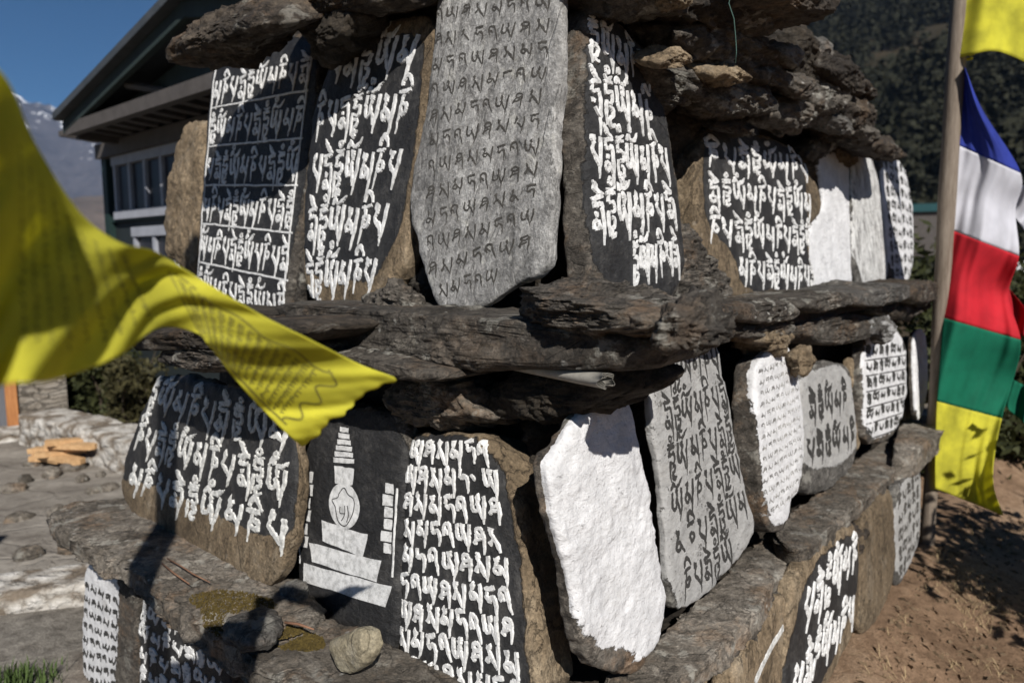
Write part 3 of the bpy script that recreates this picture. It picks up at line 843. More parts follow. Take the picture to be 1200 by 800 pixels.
def lodge_window(x0, x1, y0, y1, panes):
    a = WP.uv(x0, y0); b = WP.uv(x1, y1)
    u0, u1, z1, z0 = a[0], b[0], a[1], b[1]
    mb = MB(); t = .05
    mb.box(WP.pt((u0 + u1) / 2, z1, .03), WP.u, WP.v, WP.n, (u1 - u0) / 2 + .04, .045, .03)
    mb.box(WP.pt((u0 + u1) / 2, z0, .03), WP.u, WP.v, WP.n, (u1 - u0) / 2 + .04, .04, .033)
    for k in range(panes + 1):
        mb.box(WP.pt(u0 + (u1 - u0) * k / panes, (z0 + z1) / 2, .025), WP.u, WP.v, WP.n, .026, (z1 - z0) / 2 - .046, .024)
    w = mb.build('window', M['white_frame'], house)
    mb = MB(); mb.box(WP.pt((u0 + u1) / 2, (z0 + z1) / 2, .012), WP.u, WP.v, WP.n, (u1 - u0) / 2 - .04, (z1 - z0) / 2 - .05, .006)
    mb.build('pane', M['glass'], w)
lodge_window(139, 240, 190, 243, 5)
lodge_window(163, 240, 272, 330, 3)
for (ya, yb) in ((252, 258),):
    za = WP.uv(160, 255)[1]
    mb = MB(); mb.box(WP.pt(WL / 2, za, .02), WP.u, WP.v, WP.n, WL / 2, .03, .018); mb.build('floor_trim', M['lodge_frame'], house)
mb = MB(); mb.box(WP.pt(.05, 1.6, .03), WP.u, WP.v, WP.n, .06, zt - 1.62, .028); mb.build('corner_board', M['lodge_frame'], house)

# ------------------------------------------------------------------ shed with a doorway, low walls, far left
sp = hc.hit(-10, 512)
SY = sp[1]
ru = np.array([.82, .572, 0]); rn = np.array([.572, -.82, 0])
SHP = Plane((sp[0], sp[1], 0), ru, (0, 0, 1))
shed = empty('stone_shed', (sp[0], sp[1], Z_COURT), 'rubble stone shed with an orange timber doorway at the courtyard edge', 'shed')
uR = SHP.uv(80, 480)[0]; uD0, uD1 = SHP.uv(-60, 500)[0], SHP.uv(23, 500)[0]
hD = 1.15
mb = MB()
mb.prism([SHP.pt(uD1, 0), SHP.pt(uR, 0), SHP.pt(uR, 1.45), SHP.pt(uD1, 1.45)], -rn * 2.2)
mb.prism([SHP.pt(uD0 - 2, 0), SHP.pt(uD0, 0), SHP.pt(uD0, 1.45), SHP.pt(uD0 - 2, 1.45)], -rn * 2.2)
mb.prism([SHP.pt(uD0 + .002, hD), SHP.pt(uD1 - .002, hD), SHP.pt(uD1 - .002, 1.448), SHP.pt(uD0 + .002, 1.448)], -rn * 2.1)
mb.build('wall', M['rubble'], shed)
mb = MB(); mb.prism([SHP.pt(uD0 - 2.2, 1.452, .15), SHP.pt(uR + .15, 1.452, .15), SHP.pt(uR + .15, 1.52, .15), SHP.pt(uD0 - 2.2, 1.52, .15)], -rn * 2.5)
mb.build('roof', M['rubble'], shed)
M['orange_wood'] = plain_mat('orange_timber', (.24, .09, .028, 1), (.42, .19, .07, 1), 10, .6, grain=(4, 4, .4))
mb = MB()
mb.box(SHP.pt(uD1 - .04, hD / 2, -.03), ru, (0, 0, 1), rn, .04, hD / 2 - .002, .06)
mb.box(SHP.pt(uD0 + .04, hD / 2, -.03), ru, (0, 0, 1), rn, .04, hD / 2 - .002, .06)
mb.box(SHP.pt((uD0 + uD1) / 2, hD - .04, -.03), ru, (0, 0, 1), rn, (uD1 - uD0) / 2 - .083, .035, .06)
mb.build('door_frame', M['orange_wood'], shed)
M['grey_door'] = plain_mat('grey_door_boards', (.07, .075, .085, 1), (.13, .135, .15, 1), 9, .7, grain=(5, 5, .4))
mb = MB(); mb.box(SHP.pt((uD0 + uD1) / 2, hD / 2 - .03, -.1), ru, (0, 0, 1), rn, (uD1 - uD0) / 2 - .083, hD / 2 - .05, .025)
mb.build('door', M['grey_door'], shed)
mb = MB(); mb.box(SHP.pt((uD0 + uD1) / 2 + .1, Z_COURT + .03, .14), ru, (0, 0, 1), rn, (uD1 - uD0) / 2 + .1, .05, .14)
mb.build('doorstep', M['whitewash'], shed)
w0, w1 = hc.hit(48, 514), hc.hit(190, 552)
rough_wall('low_wall', w0, w1, .34, Z_COURT - .1, Z_COURT + .23, M['whitewash'], 'low whitewashed stone wall beside the courtyard, ending behind the monument', .035)

# firewood planks
M['plank'] = plain_mat('fresh_split_wood', (.32, .18, .08, 1), (.55, .36, .19, 1), 12, .7, grain=(3, 3, 3))
for k in range(9):
    p = hc.hit(74 + random.uniform(-20, 22), 546 + random.uniform(-4, 3)) + ZV * (.02 + .016 * k)
    a = random.uniform(-.5, .7); ax = np.array([math.cos(a), math.sin(a), random.uniform(-.12, .12)]); ax /= np.linalg.norm(ax)
    ay = np.cross(ZV, ax); ay /= np.linalg.norm(ay); az = np.cross(ax, ay)
    L = random.uniform(.13, .2); wv = random.uniform(.03, .05)
    mb = MB()
    mb.prism([p + ax * L + ay * wv, p - ax * L * .9 + ay * wv * .8, p - ax * L - ay * wv, p + ax * L * .95 - ay * wv * .7, p + ax * L * 1.06], az * .035)
    o = mb.build('firewood_plank', M['plank'])
    tag(o, 'split orange firewood plank lying in the small pile on the courtyard', 'firewood', 'split firewood planks in the courtyard pile')

RUBBLE_SPOTS = [(60, 548), (96, 556), (118, 552), (30, 556), (88, 540), (40, 538), (128, 566), (110, 570), (20, 600), (66, 592), (100, 610), (34, 640), (84, 632), (14, 566)]
# ------------------------------------------------------------------ hills, forest and snow mountains
def hill_r(x, y):
    d = np.hypot(x, y); az = np.degrees(np.arctan2(x, y))
    k = np.clip((az - 6) / 16, 0, 1); k = k * k * (3 - 2 * k)
    P = np.stack([x, y, 0 * x], 1)
    return np.clip(d - 70, 0, 1e9) * .45 * k - 12 + np.clip((d - 60) / 80, 0, 1) * (16 * fbm(P / 110, 4) + 4 * fbm(P / 25, 3))
q = NT('hillside')
vec = q.coords(rand=False)
n1 = q.noise(vec, .03, 8, .7); n2 = q.noise(vec, .25, 6, .7)
c = q.ramp(q.math('ADD', q.math('MULTIPLY', n1, .6), q.math('MULTIPLY', n2, .4)), [(.35, (.012, .013, .008, 1)), (.52, (.034, .028, .018, 1)), (.68, (.085, .06, .042, 1))])
M['hill'] = q.done(c, 1.0, None, .1)
sheet('hillside', np.linspace(14, 760, 200), np.linspace(30, 860, 200), hill_r, M['hill'])

# far wood: one mass of crowns
ico = None
def crown_proto(n_leaf, rg, h, w):
    V = []; Fc = []
    for k in range(n_leaf):
        t = rg.uniform(0, 1) ** .8
        rad = w * (1 - t) ** .8 * rg.uniform(.55, 1.05) + .05
        th = rg.uniform(0, 6.28)
        c = np.array([math.cos(th) * rad, math.sin(th) * rad, h * (.12 + .88 * t)])
        s = h * rg.uniform(.028, .06)
        a = rg.normal(size=3); a /= np.linalg.norm(a); b = np.cross(a, rg.normal(size=3)); b /= np.linalg.norm(b)
        i = len(V); V += [c + a * s, c + b * s, c - a * s, c - b * s]; Fc.append((i, i + 1, i + 2, i + 3))
    return np.array(V), np.array(Fc)
M['wood_far'] = plain_mat('conifer_foliage', (.006, .008, .004, 1), (.024, .024, .012, 1), .35, .9, 0)
rg = np.random.default_rng(11)
protos = [crown_proto(150, rg, 1.0, .32) for _ in range(6)]
VV = []; FF = []; nv = 0; cnt = 0
while cnt < 5600:
    az = math.radians(rg.uniform(19, 44)); d = 85 + 480 * rg.uniform(0, 1) ** .8
    x, y = d * math.sin(az), d * math.cos(az)
    if fbm(np.array([[x / 34, y / 34, 3]]), 3)[0] < -.04: continue
    z = hill_r(np.array([x]), np.array([y]))[0]
    pv, pf = protos[cnt % 6]
    h = rg.uniform(5, 12); a = rg.uniform(0, 6.28)
    ca, sa = math.cos(a), math.sin(a)
    Q = np.stack([pv[:, 0] * ca - pv[:, 1] * sa, pv[:, 0] * sa + pv[:, 1] * ca, pv[:, 2]], 1) * h * np.array([1.1, 1.1, 1]) + [x, y, z - .3]
    VV.append(Q); FF.append(pf + nv); nv += len(Q); cnt += 1
o = mesh_obj('far_wood', np.concatenate(VV), np.concatenate(FF), M['wood_far'], None, False)
tag(o, 'dark conifer wood covering the steep hillside', 'wood', None, 'stuff')

# small white houses far up on the hillside
def far_house(px, py, s, label, roof):
    # march along the ray to the hillside
    d = ray(px, py); t = 60
    while t < 900:
        p = CAMV + d * t
        if p[0] > 31 and p[2] < hill_r(p[:1], p[1:2])[0] + .5: break
        t += 1.0
    p = CAMV + d * t
    h = empty('far_house', p - [0, 0, 3], label, 'house', 'white houses far up the hillside')
    u = np.array([.8, -.6, 0]); v = np.array([-.6, -.8, 0])
    mb = MB(); mb.box(p + [0, 0, 0], u, v, ZV, 2.2 * s, 1.6 * s, 1.3 * s); mb.box(p - [0, 0, 2.6 * s], u, v, ZV, 2.1 * s, 1.5 * s, 1.35 * s)
    mb.build('wall', M['white_frame'], h)
    mb = MB(); a = p + ZV * 1.32 * s
    mb.prism([a - u * 2.5 * s - v * 1.9 * s, a - u * 2.5 * s + v * 1.9 * s, a - u * 2.5 * s + ZV * 1.1 * s], u * 5 * s)
    mb.build('roof', roof, h)
far_house(1153, 97, 1.0, 'small white house on the hillside under the yellow flag, left one of the pair', M['roof_sheet'])
far_house(1172, 92, 1.2, 'larger white house with a pale roof on the hillside under the yellow flag', M['white_frame'])

q = NT('snow_mountain')
vec = q.coords(rand=False)
geo = q.new('ShaderNodeNewGeometry')
sx = q.new('ShaderNodeSeparateXYZ'); q.l.new(geo.outputs['Normal'], sx.inputs[0])
sz = q.new('ShaderNodeSeparateXYZ'); q.l.new(geo.outputs['Position'], sz.inputs[0])
n1 = q.noise(vec, .006, 9, .7); n2 = q.noise(q.mapping(vec, (1, 1, .35)), .03, 6, .7)
rock = q.ramp(q.math('ADD', q.math('MULTIPLY', n1, .5), q.math('MULTIPLY', n2, .5)), [(.35, (.025, .024, .03, 1)), (.65, (.075, .068, .072, 1))])
sn = q.math('ADD', q.math('MULTIPLY', q.math('SUBTRACT', sz.outputs[2], 770.0), .0018), q.math('MULTIPLY', q.math('SUBTRACT', q.math('ADD', n1, n2), 1.0), 3.2))
sn = q.math('ADD', sn, q.math('MULTIPLY', q.math('SUBTRACT', sx.outputs[2], .55), .9))
c = q.mix(q.sstep(sn, .02, .35), rock, (.8, .82, .86, 1))
M['mountain'] = q.done(c, .9, None, .1)
def mtn(x, y):
    P = np.stack([x, y, 0 * x], 1)
    # crest heights by azimuth, falling to the valley in front
    az = np.degrees(np.arctan2(x, y)); d = np.hypot(x, y)
    crest = np.interp(az, [-60, -42, -37, -35.2, -33.4, -31.5, -29.5, -27.5, -24, 0], [700, 760, 800, 830, 760, 720, 770, 740, 640, 500]) * .98
    prof = np.exp(-((d - 3600) / 900.0) ** 2)
    return crest * prof * (.80 + .34 * (ridged(P / 520, 6) - .35)) + 25 * fbm(P / 60, 4) - 60
sheet('snow_mountains', np.linspace(-4300, -300, 260), np.linspace(1500, 4600, 220), mtn, M['mountain'])
def foothill(x, y):
    P = np.stack([x, y, 0 * x], 1)
    d = np.hypot(x, y)
    return 120 * np.exp(-((d - 1150) / 330.0) ** 2) * (.7 + .5 * ridged(P / 260, 5)) - 35
M['foothill'] = plain_mat('brown_foothill', (.05, .042, .034, 1), (.13, .10, .085, 1), .02, 1.0, 0)
sheet('brown_foothills', np.linspace(-1500, -120, 130), np.linspace(500, 1600, 130), foothill, M['foothill'])

# the air of the valley: far things fade to blue
q = NT('valley_air')
q.n.remove(q.b)
pv_ = q.new('ShaderNodeVolumePrincipled')
pv_.inputs['Color'].default_value = (.42, .62, 1.0, 1)
pv_.inputs['Density'].default_value = .00009
q.l.new(pv_.outputs[0], q.out.inputs['Volume'])
mb = MB(); mb.box((0, 1850, 400), (1, 0, 0), (0, 1, 0), (0, 0, 1), 5100, 3450, 520)
o = mb.build('haze', q.m, None, False, (0, 0, 0)); o['kind'] = 'stuff'

# ================================================================== THE CARVED SLABS
UL = lambda b=.26: face('L', b, Z_MID)
UR = lambda b=.24: face('R', b, Z_MID)
LL = lambda b=.0: face('L', b, Z_LOW)
LR = lambda b=.0: face('R', b, Z_LOW)
BL = lambda b=-.16: face('L', b, Z_LOW - .1, 4)
BR = lambda b=-.07: face('R', b, Z_LOW - .1, 4)
CARVED = 'carved prayer slabs leaning on the monument'
def slab(px, pl, t, mat, label, **kw):
    kw.setdefault('amp', .012); kw.setdefault('famp', .0022); kw.setdefault('nth', 170); kw.setdefault('nf', 40)
    return body('prayer_slab', px, pl, t, M[mat], label, 'prayer slab', CARVED, **kw)
def plainslab(px, pl, t, mat, label, **kw):
    kw.setdefault('amp', .014); kw.setdefault('famp', .006)
    return body('stone_slab', px, pl, t, M[mat], label, 'stone slab', **kw)
def shift(P, dx=0, dy=0): return [(x + dx, y + dy) for x, y in P]

# ---- upper tier, left face
plainslab([(212, 146), (230, 137), (240, 150), (238, 200), (236, 270), (228, 322), (184, 300), (190, 235), (202, 172)], UL(.31), .07, 'tan', 'rough tan upright stone ending the upper tier beside the lodge', amp=.03, famp=.014, facets=8, p=4, jit=.05)

u1 = slab([(248, 60), (300, 48), (364, 36), (370, 100), (360, 180), (353, 260), (340, 340), (330, 366), (226, 352), (229, 300), (235, 200)], UL(.29), .07, 'blackslab',
          'black slab with white ruled lines between six rows of letters', paint=[(240, 55), (366, 35), (368, 110), (352, 235), (333, 335), (322, 362), (228, 352), (229, 290), (238, 180)], jit=.01)
def ruled(d, qd, r, n):
    y = (r + 1.0) / n
    a = qd[0] * (1 - y) + qd[3] * y; b = qd[1] * (1 - y) + qd[2] * y
    t = np.linspace(0, 1, 24)[:, None]
    P = a * (1 - t) + b * t + np.random.default_rng(r).normal(0, .0008, (24, 2))
    d.ribbon(P, np.full(24, .0042), .003)
d1 = Drape(u1)
text_block(u1, [(252, 82), (366, 50), (330, 384), (228, 352)], [10, 10, 10, 11, 11, 10], OM, M['white_letter'], pen=.072, size=.46, rowshift=.34, dr=d1, sep=ruled)
qv = [d1.pl.uv(*c) for c in ((252, 70), (366, 40), (330, 356), (228, 345))]
for a, b in ((0, 3), (1, 2)):
    t = np.linspace(0, 1, 30)[:, None]
    d1.ribbon(qv[a] * (1 - t) + qv[b] * t, np.full(30, .0038), .003)
d1.build('inscription', M['white_letter'])
plainslab([(338, 262), (352, 250), (356, 300), (352, 352), (334, 358), (330, 330)], UL(.31), .08, 'brown', 'narrow brown wedge stone between the ruled slab and the five row black slab', amp=.02, famp=.008)

u2 = slab([(384, 70), (405, 44), (440, 24), (507, 12), (506, 80), (498, 170), (483, 262), (462, 330), (436, 358), (395, 366), (362, 354), (351, 330), (352, 240), (360, 150), (370, 104)], UL(.25), .08, 'tanblack',
          'black slab with tan edges and five rows of large white letters', paint=[(392, 62), (420, 48), (497, 36), (492, 110), (482, 200), (470, 262), (450, 310), (430, 332), (360, 322), (353, 300), (358, 190), (366, 110)])
text_block(u2, [(377, 38), (500, 18), (446, 345), (354, 350)], [(5, .10, .98), 7, 7, (6, 0, .95), (6, 0, .92)], OM, M['white_letter'], pen=.070, size=.55, rowshift=.36, hgt=.004)

u3 = slab([(513, -40), (655, -45), (654, 60), (648, 180), (642, 300), (637, 312), (612, 325), (572, 352), (535, 374), (512, 362), (500, 330), (486, 285), (477, 238), (484, 190), (494, 150), (505, 60)], UL(.23), .045, 'carved',
          'tall pale grey slab with thirteen rows of thin dark cut letters', amp=.010, famp=.0025, paint=None)
text_block(u3, [(510, -28), (652, -42), (632, 318), (494, 362)], [8] * 5 + [(8, 0, .97)] * 5 + [(8, .02, .97), (7, .04, .95), (5, .15, .7)], ARA, M['cut_letter'], pen=.068, size=.52, hgt=.0006, rowshift=.3, gap=.2)

# ---- upper tier, right face
u4 = slab([(688, 0), (712, 8), (742, 34), (764, 62), (778, 110), (792, 185), (804, 260), (808, 306), (797, 346), (772, 362), (738, 354), (694, 338), (690, 250), (688, 120)], UR(.165), .085, 'blackslab',
          'thick black slab at the upper corner with bold white letters and a rough brown side', paint=[(691, 2), (740, 38), (764, 70), (780, 130), (802, 262), (806, 306), (796, 342), (770, 352), (735, 342), (700, 320), (688, 240)], amp=.016)
text_block(u4, [(690, 8), (762, 52), (806, 318), (694, 352)], [(5, .02, .92), (5, 0, .86), (7, 0, 1.0), (7, .02, .97), (6, .40, .94)], OM, M['white_letter'], pen=.072, size=.58, rowshift=.28, hgt=.004, start=0)
u5 = slab([(836, 140), (870, 148), (925, 165), (950, 192), (968, 232), (966, 252), (952, 262), (952, 300), (962, 345), (940, 362), (880, 352), (835, 346), (822, 300), (820, 240), (822, 180)], UR(.24), .10, 'tanblack',
          'broad black slab with rows of dense white letters under overhanging rocks', paint=[(832, 145), (925, 168), (944, 196), (947, 262), (948, 300), (960, 345), (925, 352), (868, 335), (862, 300), (828, 262), (826, 190)])
text_block(u5, [(828, 158), (950, 176), (958, 348), (836, 334)], [(8, 0, .98), (10, 0, .98), (11, 0, 1), (10, .2, 1)], OM, M['white_letter'], pen=.068, size=.52, rowshift=.24, hgt=.004, start=2)
plainslab([(804, 190), (818, 165), (834, 160), (838, 260), (832, 300), (815, 280), (802, 240)], UR(.29), .12, 'tan', 'tan boulder edge wedged left of the broad black slab', amp=.02, famp=.01, facets=5)
plainslab([(800, 262), (818, 268), (836, 300), (866, 330), (872, 356), (838, 356), (804, 352), (796, 320)], UR(.20), .10, 'bands', 'striped brown rock propped at the foot of the broad black slab', amp=.03, famp=.018, facets=8, p=3.5, freq=14, jit=.05, grain=(1, 3, 1))
u6 = slab([(956, 172), (984, 176), (1000, 196), (1006, 240), (1004, 330), (985, 346), (955, 350), (947, 335), (950, 262), (968, 240), (962, 205)], UR(.27), .07, 'whiteslab',
          'blank white slab right of the broad black slab in the upper tier', paint=[(958, 180), (984, 178), (1001, 200), (1008, 330), (960, 350), (946, 340), (950, 265), (966, 240)], nth=120, nf=28)
u7 = slab([(1001, 140), (1016, 165), (1032, 205), (1042, 270), (1048, 326), (1026, 338), (1004, 336), (1000, 250)], UR(.25), .07, 'streaked',
          'pointed pale slab with grey vertical streaks in the upper tier', paint=[(998, 150), (1030, 200), (1048, 326), (1003, 338)], nth=110, nf=26)
u8 = slab([(1034, 172), (1048, 176), (1066, 205), (1072, 250), (1072, 322), (1058, 334), (1044, 328), (1040, 270), (1036, 220)], UR(.24), .06, 'whiteslab',
          'white slab of small dark letters, last in the upper tier', paint=[(1032, 172), (1064, 196), (1074, 250), (1074, 330), (1044, 334)], nth=110, nf=26)
text_block(u8, [(1036, 184), (1068, 196), (1072, 326), (1046, 330)], [6] * 9, OM, M['black_letter'], pen=.09, size=.42, hgt=.001, rowshift=.3, per=2)

# ---- lower tier, left face
la = slab([(186, 436), (260, 452), (325, 466), (338, 480), (341, 560), (335, 640), (322, 682), (296, 694), (262, 676), (205, 640), (152, 606), (135, 576), (140, 545), (152, 505), (166, 465)], LL(-.06), .07, 'tanblack',
          'broad black slab half in shadow with three rows of white letters', paint=[(180, 430), (345, 474), (345, 560), (335, 634), (300, 628), (240, 595), (180, 568), (130, 560), (150, 500)], amp=.02, p=5)
text_block(la, [(176, 440), (340, 484), (336, 660), (142, 580)], [(9, .02, 1), (11, 0, 1), (9, .02, 1.0)], OM, M['grey_letter'], pen=.074, size=.54, rowshift=.20, hgt=.004)
lb = slab([(376, 488), (420, 474), (474, 488), (472, 560), (466, 660), (462, 768), (430, 756), (344, 706), (348, 620), (354, 530)], LL(.02), .06, 'blackslab',
          'black slab with a white painted stupa between beaded bars', paint=[(360, 480), (480, 480), (480, 780), (430, 770), (340, 712), (346, 600), (356, 520)], jit=.008)
d = Drape(lb)
uvp = lambda pts: [d.pl.uv(*p) for p in pts]
for qd in ([(356, 659), (460, 687), (452, 711), (355, 681)], [(363, 635), (447, 657), (442, 682), (367, 658)], [(377, 609), (432, 626), (426, 653), (379, 634)], [(392, 545), (416, 549), (414, 568), (393, 566)]):
    d.patch(uvp(qd), 8, 4, .0016)
for k in range(6):
    y = 538 - k * 7.2; w = 12.5 - k * 1.5
    d.patch(uvp([(403.5 - w, y - 2.4), (403.5 + w, y - .4), (403.5 + w, y + 5.0), (403.5 - w, y + 3.4)]), 5, 2, .0016, .0008)
cc = d.pl.uv(404, 592); ex = d.pl.uv(423, 592)[0] - cc[0]; ey = d.pl.uv(404, 565)[1] - cc[1]
d.disc(cc, ex, ey, .0022)
def bar(line, boxes):
    a, b = uvp(line); t = np.linspace(0, 1, 16)[:, None]
    d.ribbon(a * (1 - t) + b * t, np.full(16, .0033), .002)
    for bx in boxes: d.patch(uvp(bx), 3, 3, .0016, .0012)
bar([(358, 545), (349, 660)], [[(360 - k * 1.6, 552 + k * 15), (367 - k * 1.4 + (k % 2) * 2, 553 + k * 15), (366 - k * 1.4 + (k % 2) * 2, 566 + k * 15), (359 - k * 1.6, 565 + k * 15)] for k in range(6)])
bar([(464, 572), (459, 676)], [[(452 - k * .4 - (k % 3 == 1) * 3, 565 + k * 14), (461 - k * .5, 567 + k * 14), (460.5 - k * .5, 579 + k * 14), (451.5 - k * .4 - (k % 3 == 1) * 3, 577 + k * 14)] for k in range(6)])
d.build('stupa_painting', M['white_letter'])
d = Drape(lb)                                   # dark niche outline and letter on the dome
n_ = lambda x, y: d.pl.uv(320 + x / 2.161, 430 + y / 2.161)
def line(pts, w, h=.0034):
    S = spline([(*n_(*p), 1) for p in pts], 5); d.ribbon(S[:, :2], np.full(len(S), w), h)
line([(160, 352), (152, 335), (165, 330), (170, 318), (182, 305), (192, 322), (205, 332), (208, 350), (203, 375), (190, 398), (178, 400), (166, 385), (160, 352)], .0016)
line([(172, 352), (172, 368), (184, 370)], .0016); line([(184, 350), (184, 372), (176, 388)], .0016); line([(190, 350), (194, 372), (190, 392)], .0018)
d.build('niche_drawing', M['black_letter'])

lc = slab([(476, 508), (510, 506), (548, 509), (576, 524), (592, 548), (606, 580), (614, 650), (622, 730), (630, 830), (540, 850), (468, 820), (462, 760), (464, 690), (468, 600)], LL(.03), .15, 'tanblack',
          'thick tan edged slab at the lower corner with many rows of bold white letters', paint=[(470, 508), (548, 510), (588, 545), (601, 600), (608, 660), (620, 800), (624, 850), (455, 830), (462, 700)], amp=.014, nth=200, p=9)
text_block(lc, [(476, 512), (570, 514), (622, 838), (464, 796)], [(6, .05, 1.02), (7, 0, 1.08), (7, 0, 1.06), (7, 0, 1.03), (7, 0, 1.04), (8, 0, 1.02), (8, 0, 1.0), (8, 0, 1.0), (8, 0, 1)], ARA, M['white_letter'], pen=.088, size=.74, rowshift=.10, hgt=.0045, gap=.14, start=1)

# ---- lower tier, right face
ld = slab([(648, 538), (668, 505), (700, 478), (738, 452), (748, 500), (764, 590), (778, 660), (787, 716), (778, 752), (744, 790), (722, 792), (694, 776), (680, 720), (664, 650), (650, 590)], LR(-.02), .05, 'whiteslab',
          'large blank white slab at the lower corner with a brown chipped edge', paint=[(620, 530), (650, 480), (750, 430), (772, 500), (788, 590), (804, 670), (812, 735), (778, 758), (750, 772), (735, 762), (712, 764), (684, 740), (662, 680), (636, 620)], amp=.018, famp=.0055, nth=200, nf=46)
le = slab([(764, 420), (790, 402), (822, 390), (842, 402), (850, 440), (860, 500), (874, 570), (888, 620), (876, 646), (832, 692), (802, 717), (788, 706), (784, 650), (776, 560), (764, 490)], LR(.01), .03, 'wornwhite',
          'pale slab with rows of bold black letters in the lower tier', paint=[(750, 414), (822, 380), (852, 400), (872, 500), (900, 620), (836, 696), (798, 722), (776, 650), (758, 500)], jit=.01)
text_block(le, [(772, 410), (838, 392), (886, 640), (792, 718)], [(6, .02, 1), (7, 0, 1.02), (7, .02, 1), (7, .03, 1), (7, .04, 1), (5, .1, .7)], OM, M['black_letter'], pen=.082, size=.58, hgt=.0012, rowshift=.3)
lf = slab([(888, 424), (904, 410), (922, 404), (936, 420), (942, 470), (946, 520), (942, 575), (930, 588), (924, 616), (908, 628), (896, 600), (890, 550), (886, 490)], LR(.0), .085, 'whiteslab',
          'white slab of faint small letters with a thick dark left edge', paint=[(880, 420), (922, 394), (942, 412), (948, 500), (946, 575), (932, 590), (926, 612), (906, 616), (894, 570), (888, 490)], nth=130, nf=30, p=9)
text_block(lf, [(890, 430), (934, 414), (944, 575), (896, 612)], [8] * 14, ARA, M['carved'], pen=.07, size=.40, hgt=.0006, rowshift=.3, per=2)
lg = slab([(938, 434), (966, 424), (996, 426), (1002, 460), (1008, 520), (1000, 552), (966, 578), (944, 578), (940, 520)], LR(.03), .06, 'wornwhite',
          'square worn white slab with two broken rows of dark letters', paint=[(936, 436), (996, 424), (1008, 520), (985, 545), (944, 552), (938, 500)], nth=120, nf=28)
text_block(lg, [(940, 452), (1000, 440), (1006, 528), (942, 552)], [(5, .1, .85), (6, .05, .98)], OM, M['black_letter'], pen=.12, size=.45, hgt=.001, rowshift=.3, per=2)
lh = slab([(1014, 400), (1024, 384), (1036, 374), (1052, 382), (1063, 402), (1066, 450), (1058, 500), (1040, 518), (1018, 522), (1012, 470)], LR(.02), .07, 'whiteslab',
          'round topped white slab with five dark ruled rows of letters', paint=[(1012, 400), (1036, 372), (1066, 400), (1068, 460), (1058, 500), (1015, 520)], nth=120, nf=28)
d = Drape(lh)
text_block(lh, [(1015, 404), (1063, 400), (1060, 500), (1017, 516)], [7] * 6, OM, M['black_letter'], pen=.11, size=.34, hgt=.001, rowshift=.3, per=2,
           sep=lambda d, q, r, n: d.ribbon(np.linspace(q[0] * (1 - (r + 1) / n) + q[3] * (r + 1) / n, q[1] * (1 - (r + 1) / n) + q[2] * (r + 1) / n, 14), np.full(14, .004), .001))
plainslab([(998, 424), (1008, 416), (1014, 440), (1014, 510), (1006, 530), (1000, 520), (1002, 470)], LR(.06), .05, 'tan', 'thin tan slab standing between two white slabs of the lower tier', nth=90, nf=16)
plainslab([(1062, 400), (1070, 392), (1076, 420), (1074, 490), (1064, 500), (1060, 470)], LR(.07), .05, 'tan', 'thin tan slab beside the last narrow white slab', nth=90, nf=16)
slab([(1072, 392), (1080, 385), (1087, 392), (1089, 450), (1083, 486), (1076, 494), (1073, 450)], LR(.0), .04, 'whiteslab', 'narrow blank white slab at the far end of the lower tier',
     paint=[(1068, 385), (1090, 380), (1092, 480), (1075, 500)], nth=90, nf=18)

# ---- bottom tier, under the lower ledge
ja = slab([(98, 664), (120, 676), (150, 690), (158, 740), (160, 850), (92, 850), (94, 740)], BL(), .07, 'whiteslab', 'pale slab covered in small letters at the bottom left end', paint=[(94, 660), (140, 680), (136, 760), (134, 850), (80, 850)], ragged=None) if False else \
     slab([(98, 650), (120, 662), (152, 684), (158, 740), (160, 850), (92, 850), (94, 740)], BL(), .07, 'whiteslab', 'pale slab covered in small letters at the bottom left end', paint=[(94, 640), (140, 670), (137, 760), (132, 850), (80, 850)])
text_block(ja, [(98, 676), (140, 700), (136, 850), (94, 850)], [5] * 11, ARA, M['black_letter'], pen=.10, size=.44, hgt=.001, rowshift=.3, per=3)
jb = slab([(160, 690), (200, 712), (262, 752), (268, 880), (158, 880)], BL(), .07, 'blackslab', 'shadowed black slab with white letters under the lower left ledge', paint=[(158, 680), (272, 740), (270, 890), (150, 890)])
text_block(jb, [(162, 700), (262, 752), (264, 900), (162, 880)], [7] * 7, OM, M['white_letter'], pen=.085, size=.46, rowshift=.3, hgt=.003)
ka = slab([(862, 790), (890, 735), (924, 690), (930, 740), (926, 880), (850, 900)], BR(), .07, 'tan', 'plain tan slab under the lower right ledge', nth=120, nf=26)
d = Drape(ka); pts = [(918, 735), (900, 765), (884, 800)]
S = spline([(*d.pl.uv(*p), 1) for p in pts], 8); d.ribbon(S[:, :2], np.full(len(S), .014), .001); d.build('paint_streak', M['grey_letter'])
kb = slab([(928, 690), (950, 655), (985, 622), (1006, 612), (1012, 660), (1008, 730), (960, 830), (918, 880)], BR(-.085), .06, 'tanblack', 'black slab with two rows of white letters low on the right face', paint=[(948, 665), (1004, 618), (1008, 660), (1004, 700), (965, 800), (920, 880), (922, 770)], nth=130, nf=30)
text_block(kb, [(946, 672), (1006, 618), (1004, 742), (922, 856)], [(6, .02, 1), (7, 0, .95)], OM, M['white_letter'], pen=.078, size=.42, rowshift=.24, hgt=.004, start=3)
plainslab([(1012, 608), (1030, 585), (1048, 572), (1052, 640), (1048, 690), (1025, 735), (1008, 745), (1010, 680)], BR(-.07), .06, 'tan', 'plain tan slab low on the right face beyond the black one', nth=110, nf=22)
